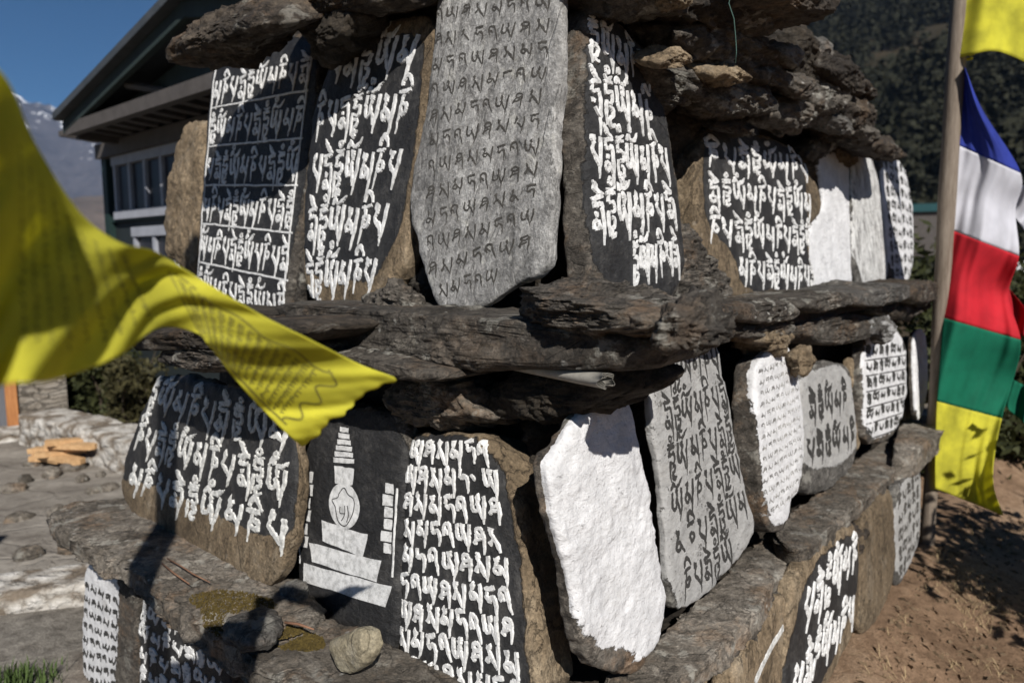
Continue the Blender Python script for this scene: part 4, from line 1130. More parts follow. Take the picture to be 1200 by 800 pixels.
kd = slab([(1050, 575), (1066, 552), (1079, 540), (1081, 600), (1078, 640), (1060, 680), (1050, 690)], BR(-.075), .05, 'wornwhite', 'pale slab with faint dark letters at the far bottom right', paint=[(1050, 575), (1080, 540), (1082, 640), (1050, 690)], nth=110, nf=22)
text_block(kd, [(1052, 580), (1078, 546), (1077, 636), (1054, 684)], [5] * 5, OM, M['cut_letter'], pen=.10, size=.42, hgt=.001, rowshift=.3, per=2)

# ================================================================== LEDGES AND LOOSE ROCKS
def rock(px, pl, t, mat, label, **kw):
    kw.setdefault('amp', .035); kw.setdefault('famp', .02); kw.setdefault('p', 4.0); kw.setdefault('facets', 14); kw.setdefault('jit', .06)
    kw.setdefault('freq', 13); kw.setdefault('grain', (1, 1.35, 1)); kw.setdefault('nth', 180); kw.setdefault('nf', 38); kw.setdefault('fdepth', .78); kw.setdefault('strata', .0022)
    name = kw.pop('name', 'rock'); cat = kw.pop('cat', 'rock')
    return body(name, px, pl, t, M[mat], label, cat, **kw)
def ledge(px, pl, t, mat, label, **kw):
    kw.setdefault('amp', .022); kw.setdefault('famp', .012); kw.setdefault('p', 7.0); kw.setdefault('facets', 5); kw.setdefault('fdepth', .9); kw.setdefault('grain', (1, 2.0, 1)); kw.setdefault('jit', .04); kw.setdefault('strata', .003)
    return rock(px, pl, t, mat, label, name='ledge_stone', cat='ledge stone', **kw)
ML = lambda b: face('L', b, Z_MID, 0)
MR = lambda b: face('R', b, Z_MID, 0)

# middle ledge, left face
ledge([(300, 352), (420, 362), (560, 372), (690, 386), (758, 397), (760, 422), (742, 438), (690, 440), (610, 436), (540, 438), (470, 422), (400, 414), (330, 396)], ML(.03), .30, 'brown', 'very long brown ledge stone with pale lichen crossing under the grey slab', nth=280, nf=44, amp=.018, famp=.010, lich=None) if False else \
ledge([(300, 352), (420, 362), (560, 372), (690, 386), (758, 397), (760, 422), (742, 438), (690, 440), (610, 436), (540, 438), (470, 422), (400, 414), (330, 396)], ML(.03), .30, 'brown', 'very long brown ledge stone with pale lichen crossing under the grey slab', nth=300, nf=50, amp=.016, famp=.010, freq=11, strata=.0012, grain=(1, 1.6, 1))
ledge([(135, 402), (170, 385), (230, 378), (310, 376), (330, 392), (300, 408), (200, 412), (150, 414)], ML(-.22), .44, 'dark', 'thin dark ledge stone behind the yellow flag')
ledge([(165, 410), (215, 402), (300, 404), (308, 420), (290, 434), (230, 438), (180, 430)], ML(-.20), .42, 'brown', 'short brown ledge stone under the thin dark one', grain=(1, 4, 1))
ledge([(285, 402), (345, 398), (440, 418), (520, 440), (500, 452), (420, 446), (330, 436), (290, 428)], ML(-.04), .32, 'brown', 'brown ledge stone tucked below the very long one')
rock([(428, 470), (446, 440), (490, 430), (535, 448), (560, 476), (556, 500), (500, 496), (450, 492)], LL(-.01), .2, 'ledge', 'angular grey rock jutting out above the stupa slab')
rock([(420, 348), (440, 334), (470, 338), (478, 364), (462, 372), (424, 366)], UL(.16), .1, 'brown', 'small knobbly rock at the foot of the grey slab', nth=120, nf=26, amp=.04)
rock([(570, 352), (600, 334), (650, 332), (700, 345), (752, 362), (782, 378), (776, 398), (735, 398), (660, 388), (590, 380)], ML(.0), .26, 'bands', 'striped brown rock lying on the ledge at the upper corner', grain=(1, 4, 1), nth=220, nf=44, freq=9)
rock([(752, 372), (778, 360), (800, 372), (802, 396), (786, 412), (758, 408)], ML(-.06), .2, 'brown', 'blunt brown rock at the very tip of the middle ledge', nth=130, nf=26)
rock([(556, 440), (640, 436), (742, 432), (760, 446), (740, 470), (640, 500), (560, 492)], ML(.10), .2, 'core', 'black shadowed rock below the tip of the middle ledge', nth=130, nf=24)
# middle ledge, right face
MK = dict(nth=150, nf=28, amp=.022, famp=.012, facets=7, fdepth=.86, p=8.0)
ledge([(786, 366), (830, 356), (868, 355), (873, 368), (862, 380), (796, 388)], MR(.0), .26, 'bands', 'layered brown ledge stone right of the upper corner', **MK)
ledge([(866, 358), (905, 351), (940, 355), (945, 368), (930, 378), (872, 380)], MR(.02), .26, 'brown', 'brown ledge stone under the middle of the broad black slab', **MK)
ledge([(788, 388), (850, 381), (870, 386), (866, 398), (800, 405)], MR(.04), .22, 'dark', 'dark thin ledge stone above the black lettered pale slab', **MK)
ledge([(860, 383), (925, 375), (940, 381), (930, 393), (870, 399)], MR(.06), .22, 'bands', 'thin splintered ledge stone above the slab with the thick dark edge', **MK)
rock([(872, 400), (900, 380), (930, 376), (938, 396), (932, 418), (916, 412), (900, 402)], MR(.05), .14, 'tan', 'tan block standing on end beneath the right ledge', nth=120, nf=24)
ledge([(930, 380), (970, 368), (1030, 369), (1040, 382), (1020, 400), (950, 406), (932, 396)], MR(.05), .24, 'bands', 'split banded ledge stone over the square worn slab', grain=(1, 3, 1), **MK)
ledge([(938, 352), (975, 343), (1004, 341), (1010, 356), (960, 368), (940, 368)], MR(.0), .26, 'brown', 'brown ledge stone under the blank white upper slab', **MK)
ledge([(1002, 345), (1040, 334), (1070, 331), (1074, 348), (1040, 359), (1006, 362)], MR(-.02), .28, 'grey', 'grey ledge stone under the streaked upper slab', **MK)
ledge([(1066, 334), (1100, 330), (1112, 338), (1112, 355), (1072, 358)], MR(-.03), .28, 'dark', 'ledge stone at the far right end beside the pole', **MK)
rock([(1030, 352), (1075, 348), (1104, 352), (1100, 366), (1072, 376), (1040, 374)], MR(.04), .26, 'dark', 'dark rock under the far right ledge end', nth=110, nf=22)
rock([(1034, 392), (1040, 372), (1050, 376), (1052, 392), (1044, 400)], MR(.0), .08, 'wornwhite', 'small pale stone wedged above the round topped slab', nth=90, nf=18)
rock([(785, 382), (800, 366), (812, 380), (806, 410), (790, 416)], MR(-.02), .12, 'tan', 'small tan chip in the gap at the ledge corner', nth=90, nf=18)
rock([(940, 425), (944, 412), (954, 416), (956, 430), (946, 436)], MR(.02), .06, 'tan', 'tiny tan chip on top of the square worn slab', nth=80, nf=16)

# lower ledge, left face: flat stones seen from above
HL = lambda dz=0: hplane(Z_LOW + dz)
HG = dict(grain=(1, 1, 4.5), p=10.0, amp=.026, famp=.008, freq=10, facets=5, fdepth=.9, jit=.09, ns=22, strata=.011, sax=2)
ledge([(58, 600), (80, 587), (150, 583), (240, 598), (330, 645), (300, 680), (230, 684), (190, 680), (160, 668), (115, 644), (74, 622)], HL(-.005), .07, 'ledge', 'flat grey ledge stone jutting out at the lower left corner', nth=240, nf=46, **HG)
ledge([(166, 662), (230, 632), (310, 655), (372, 700), (374, 726), (330, 748), (296, 758), (262, 748), (222, 714), (184, 688)], HL(-.012), .09, 'ledge', 'thick mossy ledge stone under the half shaded slab', nth=240, nf=46, **HG)
ledge([(268, 742), (300, 720), (370, 716), (450, 748), (520, 790), (540, 840), (470, 870), (380, 830), (310, 785)], HL(-.03), .09, 'ledge', 'rough brown ledge stone carrying the heart shaped pebble', nth=240, nf=46, **HG)
ledge([(470, 770), (560, 780), (680, 800), (760, 790), (740, 860), (640, 940), (520, 900)], HL(-.05), .12, 'ledge', 'ledge stone under the lower corner slabs', nth=160, nf=30, **HG)
# lower ledge, right face
HR = dict(grain=(1, 1, 4), p=12.0, amp=.022, famp=.006, facets=4, fdepth=.9, freq=10, jit=.10, ns=22, strata=.011, sax=2)
ledge([(700, 800), (770, 745), (826, 696), (866, 662), (900, 664), (908, 680), (882, 722), (832, 768), (770, 824), (700, 860)], HL(-.012), .06, 'ledge', 'broad grey ledge stone in front of the black lettered pale slab', nth=220, nf=40, **HR)
ledge([(846, 674), (880, 640), (925, 612), (948, 614), (945, 638), (915, 672), (890, 692)], HL(-.042), .05, 'ledge', 'ledge stone below the slab with the thick dark edge', nth=160, nf=30, **HR)
ledge([(905, 622), (945, 585), (985, 562), (1006, 568), (996, 596), (958, 634), (928, 648)], HL(.012), .075, 'ledge', 'grey ledge stone below the square worn slab', nth=160, nf=30, **HR)
ledge([(968, 575), (1005, 535), (1045, 512), (1060, 522), (1046, 550), (1012, 588), (985, 600)], HL(-.025), .06, 'ledge', 'ledge stone below the round topped slab', nth=140, nf=26, **HR)
ledge([(1044, 522), (1060, 488), (1090, 468), (1108, 474), (1106, 500), (1080, 524), (1055, 545)], HL(.02), .12, 'ledge', 'dark end stone of the lower ledge beside the flag', nth=140, nf=26, **HR)
for px, b, m, lb_ in (
    ([(860, 742), (890, 700), (922, 672), (930, 690), (910, 730), (880, 772), (862, 775)], -.11, 'brown', 'brown packing stone under the broad grey ledge stone'),
    ([(925, 676), (955, 640), (972, 625), (976, 650), (950, 680), (930, 700)], -.12, 'brown', 'packing stone with a rusty face under the right ledge'),
    ([(968, 640), (1000, 602), (1020, 590), (1022, 610), (1000, 640), (975, 664)], -.12, 'dark', 'dark packing stone midway along the right ledge'),
    ([(1020, 590), (1045, 556), (1062, 545), (1064, 562), (1045, 590), (1025, 610)], -.11, 'brown', 'small packing stone near the far end of the right ledge'),
    ([(830, 800), (850, 768), (868, 770), (866, 810), (845, 850), (826, 850)], -.08, 'tan', 'tan packing stone at the bottom edge below the broad ledge stone')):
    rock(shift(px, 4, 17), face('R', b + .05, Z_LOW, 0), .08, m, lb_, nth=120, nf=24, amp=.022)
HP = lambda dz: hplane(Z_LOW + dz)
rock([(262, 722), (284, 706), (320, 706), (334, 722), (318, 742), (286, 748), (264, 738)], HP(.03), .05, 'grey', 'smooth grey stone resting on the mossy ledge stone', nth=120, nf=26, amp=.012, famp=.006, p=3, facets=5, strata=0)
rock([(322, 692), (334, 682), (348, 684), (350, 706), (340, 716), (326, 710)], LL(-.05), .04, 'grey', 'small grey stone wedged at the foot of the stupa slab', nth=110, nf=24, amp=.012, famp=.006, p=4, strata=0)
rock([(376, 753), (396, 745), (413, 737), (428, 744), (431, 758), (425, 776), (404, 793), (390, 788)], LL(-.17), .06, 'heart', 'pale heart shaped pebble propped on the ledge below the stupa', name='pebble', cat='pebble', nth=140, nf=32, amp=.004, famp=.003, p=3.2, facets=3, jit=.008, strata=0, grain=(1, 1, 1))

# moss and twigs on the ledge
def moss_patch(px, z, label):
    pl = hplane(z)
    P = chaikin(np.array([pl.uv(*q) for q in px]), 1); c = centroid(P)
    rgm = np.random.default_rng(int(px[0][0]))
    mb = MB(); n = 0
    lo, hi = P.min(0), P.max(0)
    C = rgm.uniform(lo, hi, (9000, 2)); sd = poly_sd(C, P) + .012 * fbm(np.c_[C * 60, 0 * C[:, :1]], 3)
    C = C[sd > 0][:2600]
    hits = []
    dg = bpy.context.view_layer
    for x, y in C:
        best = None
        for o in MOSS_ON:
            h = BODY[o.name][0].ray_cast(Vector((x, y, Z_LOW + .12)), Vector((0, 0, -1)), .3)
            if h[0] is not None and (best is None or h[0].z > best.z): best = h[0]
        if best is None: continue
        b = np.array(best); a = rgm.uniform(0, 6.28); s = rgm.uniform(.002, .0045); hh = rgm.uniform(.002, .007)
        e = np.array([math.cos(a) * s, math.sin(a) * s, 0]); f = np.array([-math.sin(a) * s, math.cos(a) * s, 0])
        tip = np.array([rgm.normal(0, .002), rgm.normal(0, .002), hh])
        b = b - ZV * .001
        mb.add([b - e, b + e, b + f, b + tip], [(0, 1, 3), (1, 2, 3), (2, 0, 3)])
    o = mb.build('moss', M['moss']); tag(o, label, 'moss', None, 'stuff')
bpy.context.view_layer.update()
MOSS_ON = [o for o in COL.objects if o.get('label', '').startswith(('thick mossy', 'rough brown ledge', 'flat grey ledge stone jut'))]
moss_patch([(218, 694), (250, 686), (310, 692), (328, 706), (290, 712), (262, 716), (258, 745), (240, 742), (236, 710)], Z_LOW - .0, 'brown moss cushion growing on the thick ledge stone')
moss_patch([(322, 740), (345, 730), (378, 738), (382, 750), (350, 754), (326, 750)], Z_LOW - .01, 'small brown moss patch left of the heart shaped pebble')
def twig(pts, label, r=.003, mat=None):
    mb = MB(); P = [hplane(Z_LOW + dz).hit(x, y) for x, y, dz in pts]
    mb.tube(P, [r] * (len(P) - 1) + [r * .5], 6); o = mb.build('twig', mat or M['plank_red'], None, True)
    tag(o, label, 'twig')
M['plank_red'] = plain_mat('reddish_twig', (.12, .06, .035, 1), (.24, .13, .08, 1), 40, .8, .3)
twig([(334, 729, .01), (350, 731, .012), (368, 737, .012)], 'short reddish twig left of the heart shaped pebble', .0035)
twig([(190, 660, .01), (205, 672, .012), (222, 684, .012)], 'thin reddish twig lying in front of the half shaded slab', .0025)
twig([(196, 654, .012), (214, 664, .014), (226, 672, .012), (246, 682, .012)], 'longer reddish twig lying against the half shaded slab', .002)

# ---- rocks crowning the upper tier
TL = lambda b, a=-24: face('L', b, Z_MID + .55, a)
TR = lambda b, a=-20: face('R', b, Z_MID + .5, a)
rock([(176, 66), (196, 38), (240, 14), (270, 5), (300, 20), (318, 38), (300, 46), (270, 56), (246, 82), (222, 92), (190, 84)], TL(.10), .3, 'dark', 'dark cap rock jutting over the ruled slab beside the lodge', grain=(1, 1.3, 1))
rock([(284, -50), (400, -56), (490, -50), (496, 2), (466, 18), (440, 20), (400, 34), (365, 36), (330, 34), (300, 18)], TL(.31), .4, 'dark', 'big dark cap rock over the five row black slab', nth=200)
rock([(330, 20), (400, 16), (412, 40), (386, 66), (368, 90), (352, 44)], TL(.28), .2, 'core', 'small shadowed rock behind the top of the ruled slab', nth=110, nf=22)
rock([(728, -50), (770, -56), (812, -40), (820, 10), (814, 30), (784, 40), (748, 26), (730, 4)], TR(.20), .34, 'brown', 'large brown cap rock over the thick corner slab', grain=(1, 1.3, 1))
rock([(762, 78), (800, 84), (830, 78), (843, 94), (836, 118), (815, 134), (780, 128), (766, 108)], TR(.22), .22, 'bands', 'rough ended block of rock right of the thick corner slab', freq=16)
rock([(768, 76), (786, 68), (800, 56), (810, 64), (818, 76), (806, 80), (786, 84)], TR(.17), .1, 'tan', 'small sunlit tan flake on the rough ended block', nth=110, nf=24, amp=.012)
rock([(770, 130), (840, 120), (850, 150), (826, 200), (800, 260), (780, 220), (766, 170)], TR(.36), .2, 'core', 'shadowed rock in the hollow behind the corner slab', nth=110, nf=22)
rock([(816, 50), (840, 28), (870, 30), (905, 44), (930, 62), (936, 84), (900, 92), (850, 84), (822, 78)], TR(.18), .28, 'brown', 'craggy brown rock below the dangling green wire', freq=14, amp=.05, famp=.03)
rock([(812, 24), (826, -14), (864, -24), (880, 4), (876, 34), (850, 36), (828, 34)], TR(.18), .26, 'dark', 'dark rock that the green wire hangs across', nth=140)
rock([(864, -14), (900, -18), (930, 4), (938, 30), (924, 56), (896, 52), (872, 34)], TR(.16), .26, 'grey', 'pale grey rock beneath the wide dark capstone', freq=14, amp=.04)
rock([(836, 118), (850, 96), (890, 88), (925, 100), (936, 120), (926, 140), (880, 150), (846, 142)], TR(.19), .3, 'brown', 'rounded brown rock above the broad black slab', p=3, grain=(1, 1.6, 1))
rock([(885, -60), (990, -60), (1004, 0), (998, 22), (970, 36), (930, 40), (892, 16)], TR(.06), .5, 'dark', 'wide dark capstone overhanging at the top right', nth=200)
rock([(908, 150), (920, 126), (950, 114), (976, 124), (974, 146), (950, 158), (922, 160)], TR(.22), .24, 'brown', 'low brown rock over the right end of the broad black slab', nth=140)
rock([(952, 120), (964, 96), (985, 86), (1010, 100), (1004, 126), (984, 140), (960, 138)], TR(.20), .24, 'brown', 'angular reddish rock in the middle of the right hand stack', nth=140)
rock([(960, 52), (972, 46), (980, 70), (974, 92), (958, 90)], TR(.28), .1, 'grey', 'slim pale stone standing between the stacked rocks', nth=100, nf=22)
rock([(972, 76), (992, 64), (1012, 72), (1022, 96), (1018, 122), (996, 116), (978, 100)], TR(.20), .3, 'dark', 'dark round rock on the skyline of the right hand stack', nth=140, amp=.05)
rock([(986, 134), (1000, 114), (1028, 116), (1044, 144), (1040, 166), (1014, 168), (994, 158)], TR(.18), .3, 'dark', 'dark rock stepping down toward the pole', nth=140, amp=.05)
rock([(952, 184), (962, 154), (978, 138), (990, 148), (986, 170), (966, 188)], UR(.20), .12, 'brown', 'brown wedge leaning over the blank white upper slab', nth=120, nf=24)
rock([(986, 186), (992, 150), (1002, 148), (1016, 172), (1010, 186), (996, 196)], UR(.24), .1, 'tan', 'splintered tan stone at the top of the streaked slab', nth=120, nf=24)
rock([(1026, 172), (1040, 164), (1066, 168), (1072, 184), (1060, 196), (1036, 188)], TR(.16), .3, 'dark', 'flat dark capstone over the last upper slab', nth=120, nf=24)
rock([(936, 40), (968, 36), (972, 80), (960, 110), (936, 108), (930, 70)], TR(.26), .2, 'core', 'rock deep in shadow under the wide dark capstone', nth=110, nf=22)
rock([(640, 480), (720, 430), (760, 440), (750, 520), (690, 560), (640, 560)], LR(.16), .08, 'core', 'dark rock behind the blank white corner slab', nth=100, nf=20)
# smaller stones chinking the stack at the upper right
for px, b, m, lb_ in (
    ([(838, 84), (862, 78), (888, 84), (884, 98), (856, 102), (838, 96)], .16, 'tan', 'thin tan sliver between two craggy rocks of the right hand stack'),
    ([(800, 96), (818, 92), (838, 98), (842, 114), (820, 120), (804, 112)], .22, 'grey', 'small grey chinking stone beside the rough ended block'),
    ([(888, 84), (918, 80), (938, 90), (934, 104), (900, 104)], .17, 'brown', 'small brown chinking stone under the pale grey rock'),
    ([(920, 60), (944, 54), (956, 68), (948, 84), (926, 82)], .16, 'grey', 'small grey stone on the edge of the right hand stack'),
    ([(936, 96), (958, 92), (966, 106), (954, 120), (938, 116)], .18, 'brown', 'little brown stone in the crook of the right hand stack'),
    ([(976, 140), (996, 134), (1008, 146), (1000, 160), (980, 158)], .19, 'grey', 'little grey stone above the streaked slab'),
    ([(1004, 150), (1024, 144), (1040, 156), (1034, 172), (1012, 170)], .18, 'brown', 'little brown stone above the last upper slabs'),
    ([(842, 146), (872, 144), (900, 150), (896, 162), (860, 160)], .24, 'dark', 'flat dark sliver on the top edge of the broad black slab'),
    ([(776, -14), (800, -18), (826, -8), (824, 10), (796, 14), (778, 6)], .16, 'tan', 'tan faced stone against the large brown cap rock'),
    ([(1012, 92), (1026, 96), (1034, 116), (1022, 124), (1010, 112)], .22, 'dark', 'small dark stone on the skyline above the pole end')):
    rock(px, TR(b), .14, m, lb_, nth=110, nf=24, amp=.024)
for k, (px, pl, lb_) in enumerate((
    ([(466, 330), (500, 300), (510, 372), (476, 370)], UL(.30), 'dark filler stone in the gap left of the grey slab'),
    ([(600, 500), (640, 470), (660, 560), (620, 590)], LL(.2), 'dark filler stone above the thick corner slab of the lower tier'),
    ([(846, 420), (890, 404), (884, 470), (862, 480)], LR(.14), 'dark filler stone behind the slab with the thick edge'),
    ([(360, 470), (440, 474), (430, 520), (362, 520)], LL(.12), 'dark filler stone behind the top of the stupa slab'))):
    rock(px, pl, .1, 'core', lb_, nth=90, nf=18)

# ================================================================== FLAGS, POLES, SMALL THINGS
def cloth_surface(name, cols, s0, s1, mat, parent, ns=60, nt=36, waves=(), thick=.0012, tlo=0.0, thi=1.0, edge=None, calm=None):
    """cols: list of (s, top_px, bottom_px, y_top, y_bottom); a sheet of cloth through those lines, with folds; solid, two sided"""
    S = np.array([c[0] for c in cols])
    def cubic(vals, s):
        vals = np.asarray(vals, float); m = np.gradient(vals, S)
        k = np.clip(np.searchsorted(S, s) - 1, 0, len(S) - 2)
        h = S[k + 1] - S[k]; t = (s - S[k]) / h
        return ((2 * t**3 - 3 * t**2 + 1) * vals[k] + (t**3 - 2 * t**2 + t) * h * m[k] + (-2 * t**3 + 3 * t**2) * vals[k + 1] + (t**3 - t**2) * h * m[k + 1])
    ss = np.linspace(s0, s1, ns); tt = np.linspace(tlo, thi, nt)
    V = []
    tx, ty = cubic([c[1][0] for c in cols], ss), cubic([c[1][1] for c in cols], ss)
    bx, by = cubic([c[2][0] for c in cols], ss), cubic([c[2][1] for c in cols], ss)
    yt, yb = cubic([c[3] for c in cols], ss), cubic([c[4] for c in cols], ss)
    for i in range(ns):
        for j, t in enumerate(tt):
            px = tx[i] * (1 - t) + bx[i] * t; py = ty[i] * (1 - t) + by[i] * t; y = yt[i] * (1 - t) + yb[i] * t
            for (a, fs, ft, ph) in waves: y += a * (1.0 if calm is None else calm(ss[i])) * math.sin(6.2832 * (fs * ss[i] + ft * t) + ph)
            if edge is not None: px, py = edge(ss[i], t, px, py)
            d = ray(px, py); V.append(CAMV + d * (y / d[1]))
    V = np.array(V).reshape(ns, nt, 3)
    du = np.gradient(V, axis=0); dv = np.gradient(V, axis=1)
    N = np.cross(du, dv); N /= np.linalg.norm(N, axis=2)[..., None] + 1e-12
    A = (V + N * thick / 2).reshape(-1, 3); B = (V - N * thick / 2).reshape(-1, 3)
    i = np.arange(ns - 1)[:, None] * nt + np.arange(nt - 1)[None]
    fa = np.stack([i, i + nt, i + nt + 1, i + 1], -1).reshape(-1, 4)
    n = ns * nt
    fb = fa[:, ::-1] + n
    per = [k * nt for k in range(ns)] + [(ns - 1) * nt + k for k in range(1, nt)] + [k * nt + nt - 1 for k in range(ns - 2, -1, -1)] + [k for k in range(nt - 2, 0, -1)]
    fr = np.array([(per[k], per[(k + 1) % len(per)], per[(k + 1) % len(per)] + n, per[k] + n)[::-1] for k in range(len(per))])
    o = mesh_obj(name, np.concatenate([A, B]), np.concatenate([fa, fb, fr]), mat, parent)
    return o, V, N

# ---- the pole and prayer flag on the right
PY = 3.62
def at(px, py, y): d = ray(px, py); return CAMV + d * (y / d[1])
pb, pt = at(1086, 640, PY), at(1125, -5, PY)
pbase = pb - (pt - pb) * .06
mb = MB(); n = 40
top = pt + (pt - pb) * .35
mb.tube([pbase * (1 - t) + top * t + np.array([.006 * math.sin(t * 9), .005 * math.sin(t * 7 + 1), 0]) for t in np.linspace(0, 1, n)], [.034 + .012 * t + .0015 * math.sin(t * 40) for t in np.linspace(0, 1, n)], 16)
o = mb.build('flag_pole', M['wood'], None, True); tag(o, 'weathered wooden pole at the far end of the monument', 'pole')

flag = empty('prayer_flag', pb, 'vertical prayer flag of blue, white, red, green and yellow bands on the wooden pole', 'prayer flag')
# columns run down the flag: (s, left px, right px)
FC = [(0, (1129, 78), (1131, 80), PY - .04, PY - .05), (.10, (1124, 122), (1152, 130), PY - .04, PY - .08), (.19, (1119, 166), (1195, 200), PY - .04, PY - .10), (.30, (1115, 222), (1190, 248), PY - .04, PY - .06),
      (.40, (1111, 268), (1194, 300), PY - .04, PY - .12), (.5, (1108, 318), (1182, 345), PY - .04, PY - .02), (.60, (1105, 372), (1196, 398), PY - .04, PY - .12), (.72, (1101, 430), (1186, 450), PY - .04, PY - .04),
      (.80, (1098, 470), (1174, 490), PY - .04, PY - .06), (.92, (1096, 540), (1164, 566), PY - .04, PY - .10), (1.0, (1096, 572), (1176, 604), PY - .04, PY - .04)]
WV = [(.040, .8, .9, .3), (.014, 2.0, 1.6, 1.0), (.004, 1.5, 4.0, 2.0), (.002, 6, 7, 0)]
for nm, a, b, m in (('blue_panel', 0, .195, 'blue'), ('white_panel', .195, .40, 'white_cloth'), ('red_panel', .40, .60, 'red'), ('green_panel', .60, .80, 'green'), ('yellow_panel', .80, 1.0, 'yellow')):
    cloth_surface(nm, FC, a, b, M[m], flag, 30, 44, WV)
# loose free corner of each panel that curls behind
mb = MB()
FD = [(0, (1188, 225), (1204, 214), PY + .06, PY + .0), (.5, (1186, 245), (1206, 250), PY + .08, PY + .05), (1, (1192, 258), (1201, 270), PY + .06, PY + .02)]
cloth_surface('white_corner', FD, 0, 1, M['white_cloth'], flag, 14, 14, [(.02, 1, .8, 0)])
FD = [(0, (1176, 330), (1184, 340), PY + .04, PY + .02), (.5, (1174, 362), (1204, 366), PY + .05, PY + .02), (1, (1176, 392), (1208, 394), PY + .05, PY + .0)]
cloth_surface('red_corner', FD, 0, 1, M['red'], flag, 14, 16, [(.03, .6, 1.3, 1)])
FD = [(0, (1178, 440), (1202, 452), PY + .05, PY + .02), (.5, (1176, 466), (1206, 474), PY + .06, PY + .02), (1, (1182, 480), (1206, 500), PY + .05, PY + .0)]
cloth_surface('green_corner', FD, 0, 1, M['green'], flag, 14, 16, [(.03, .6, 1.3, 1)])

tf = empty('prayer_flag', at(1128, 65, PY), 'yellow prayer flag tied above the five coloured flag on the wooden pole', 'prayer flag')
TC = [(0, (1136, -60), (1124, 68), PY - .05, PY - .05), (.35, (1165, -60), (1160, 60), PY - .10, PY - .12), (.7, (1195, -60), (1186, 66), PY - .04, PY - .08), (1, (1230, -60), (1222, 84), PY - .12, PY - .10)]
cloth_surface('cloth', TC, 0, 1, M['yellow'], tf, 40, 30, [(.014, 2.2, .4, 0)])
mb = MB(); tie = at(1127, 66, PY)
mb.tube([tie + .052 * np.array([math.cos(a), math.sin(a), .06 * a - .2]) for a in np.linspace(0, 6.6, 22)], .006, 6)
mb.build('tie', M['yellow'], tf)

# ---- the yellow flag blowing in from the left, on a pole outside the frame
LP = np.array([-.667, .37, 0])
mb = MB(); mb.tube([LP + ZV * z + np.array([.004 * math.sin(z * 5), 0, 0]) for z in np.linspace(-.15, 3.7, 30)], [.055 - .004 * t for t in np.linspace(0, 3, 30)], 14)
o = mb.build('flag_pole', M['wood'], None, True); tag(o, 'wooden pole carrying the big yellow flag in front of the monument', 'pole')
lf_ = empty('prayer_flag', LP, 'big translucent yellow prayer flag blowing across the left of the monument', 'prayer flag')
LCc = [(0, (-903, 119), (-903, 1000), .37, .37), (.16, (-115, 60), (-105, 540), .41, .39), (.28, (0, 84), (0, 452), .49, .45), (.36, (42, 170), (62, 445), .565, .525), (.44, (96, 252), (140, 416), .645, .61), (.50, (140, 284), (186, 384), .68, .695),
       (.56, (180, 294), (230, 390), .71, .75), (.62, (220, 318), (246, 406), .735, .775), (.72, (290, 360), (272, 440), .775, .815), (.85, (370, 401), (312, 484), .815, .87), (.94, (425, 428), (340, 511), .85, .89), (1.0, (460, 441), (356, 523), .865, .905)]
def ragged(s, t, px, py):
    if s > .9:
        k = (s - .9) / .1
        e = (-5 * math.sin(t * 3.14) + 2.5 * math.sin(t * 17) + 1.5 * math.sin(t * 47) + 7 * math.exp(-((t - .04) / .04) ** 2) + 5 * math.exp(-((t - .55) / .05) ** 2)) * k * k
        px += e * .9; py += e * .25
    return px, py
yc, VF, NF = cloth_surface('cloth', LCc, 0, 1, M['yellow'], lf_, 150, 56, [(.022, 3.4, .45, .6), (.013, 6.5, 1.4, 2.0), (.006, 11, 3.1, .4), (.002, 19, 5.3, 1.0)], edge=ragged, calm=lambda s: 1.0 if s < .5 else max(.28, 1 - (s - .5) * 4.5))
# printed text and frame on the cloth
mb = MB()
def cl(s, t, off=.0011):
    i = min(max(s, 0), 1) * (VF.shape[0] - 1); j = min(max(t, 0), 1) * (VF.shape[1] - 1)
    i0, j0 = int(min(i, VF.shape[0] - 2)), int(min(j, VF.shape[1] - 2)); a, b = i - i0, j - j0
    p = (VF[i0, j0] * (1 - a) + VF[i0 + 1, j0] * a) * (1 - b) + (VF[i0, j0 + 1] * (1 - a) + VF[i0 + 1, j0 + 1] * a) * b
    nn = NF[i0, j0]; nn = nn if np.dot(nn, CAMV - p) > 0 else -nn
    return p + nn * off
def ink(pts, w):
    w = w * 1.3
    P = [cl(*p) for p in pts]; V = []
    for k, p in enumerate(P):
        tg = P[min(k + 1, len(P) - 1)] - P[max(k - 1, 0)]; tg /= np.linalg.norm(tg) + 1e-9
        nn = NF[int(pts[k][0] * (VF.shape[0] - 1)) % VF.shape[0], int(min(pts[k][1], .99) * VF.shape[1])]
        sd = np.cross(tg, nn); V += [p - sd * w, p + sd * w]
    mb.add(V, [(2 * k, 2 * k + 1, 2 * k + 3, 2 * k + 2) for k in range(len(P) - 1)])
rg = np.random.default_rng(5)
frame = [(.57 + .34 * x, .20 + .0 * x) for x in np.linspace(0, 1, 20)]
ink([(s, .22 - .03 * math.sin(k)) for k, (s, _) in enumerate(frame)], .0011)
ink([(.57 + .34 * x, .93) for x in np.linspace(0, 1, 20)], .0011)
ink([(.905 + .016 * math.sin(t * 26) + .012 * math.sin(t * 3.14), t) for t in np.linspace(.2, .93, 40)], .0012)
ink([(.57, t) for t in np.linspace(.2, .93, 14)], .0009)
for r in range(15):
    s = .588 + r * .0205
    t = .27
    while t < .88:
        L = rg.uniform(.012, .04)
        ink([(s + rg.normal(0, .0016), t), (s + .006 + rg.normal(0, .002), t + L * .5), (s + rg.normal(0, .002), t + L)], .0008)
        if rg.random() < .7: ink([(s, t + L * .3), (s + .012, t + L * .4)], .0007)
        t += L + rg.uniform(.008, .016)
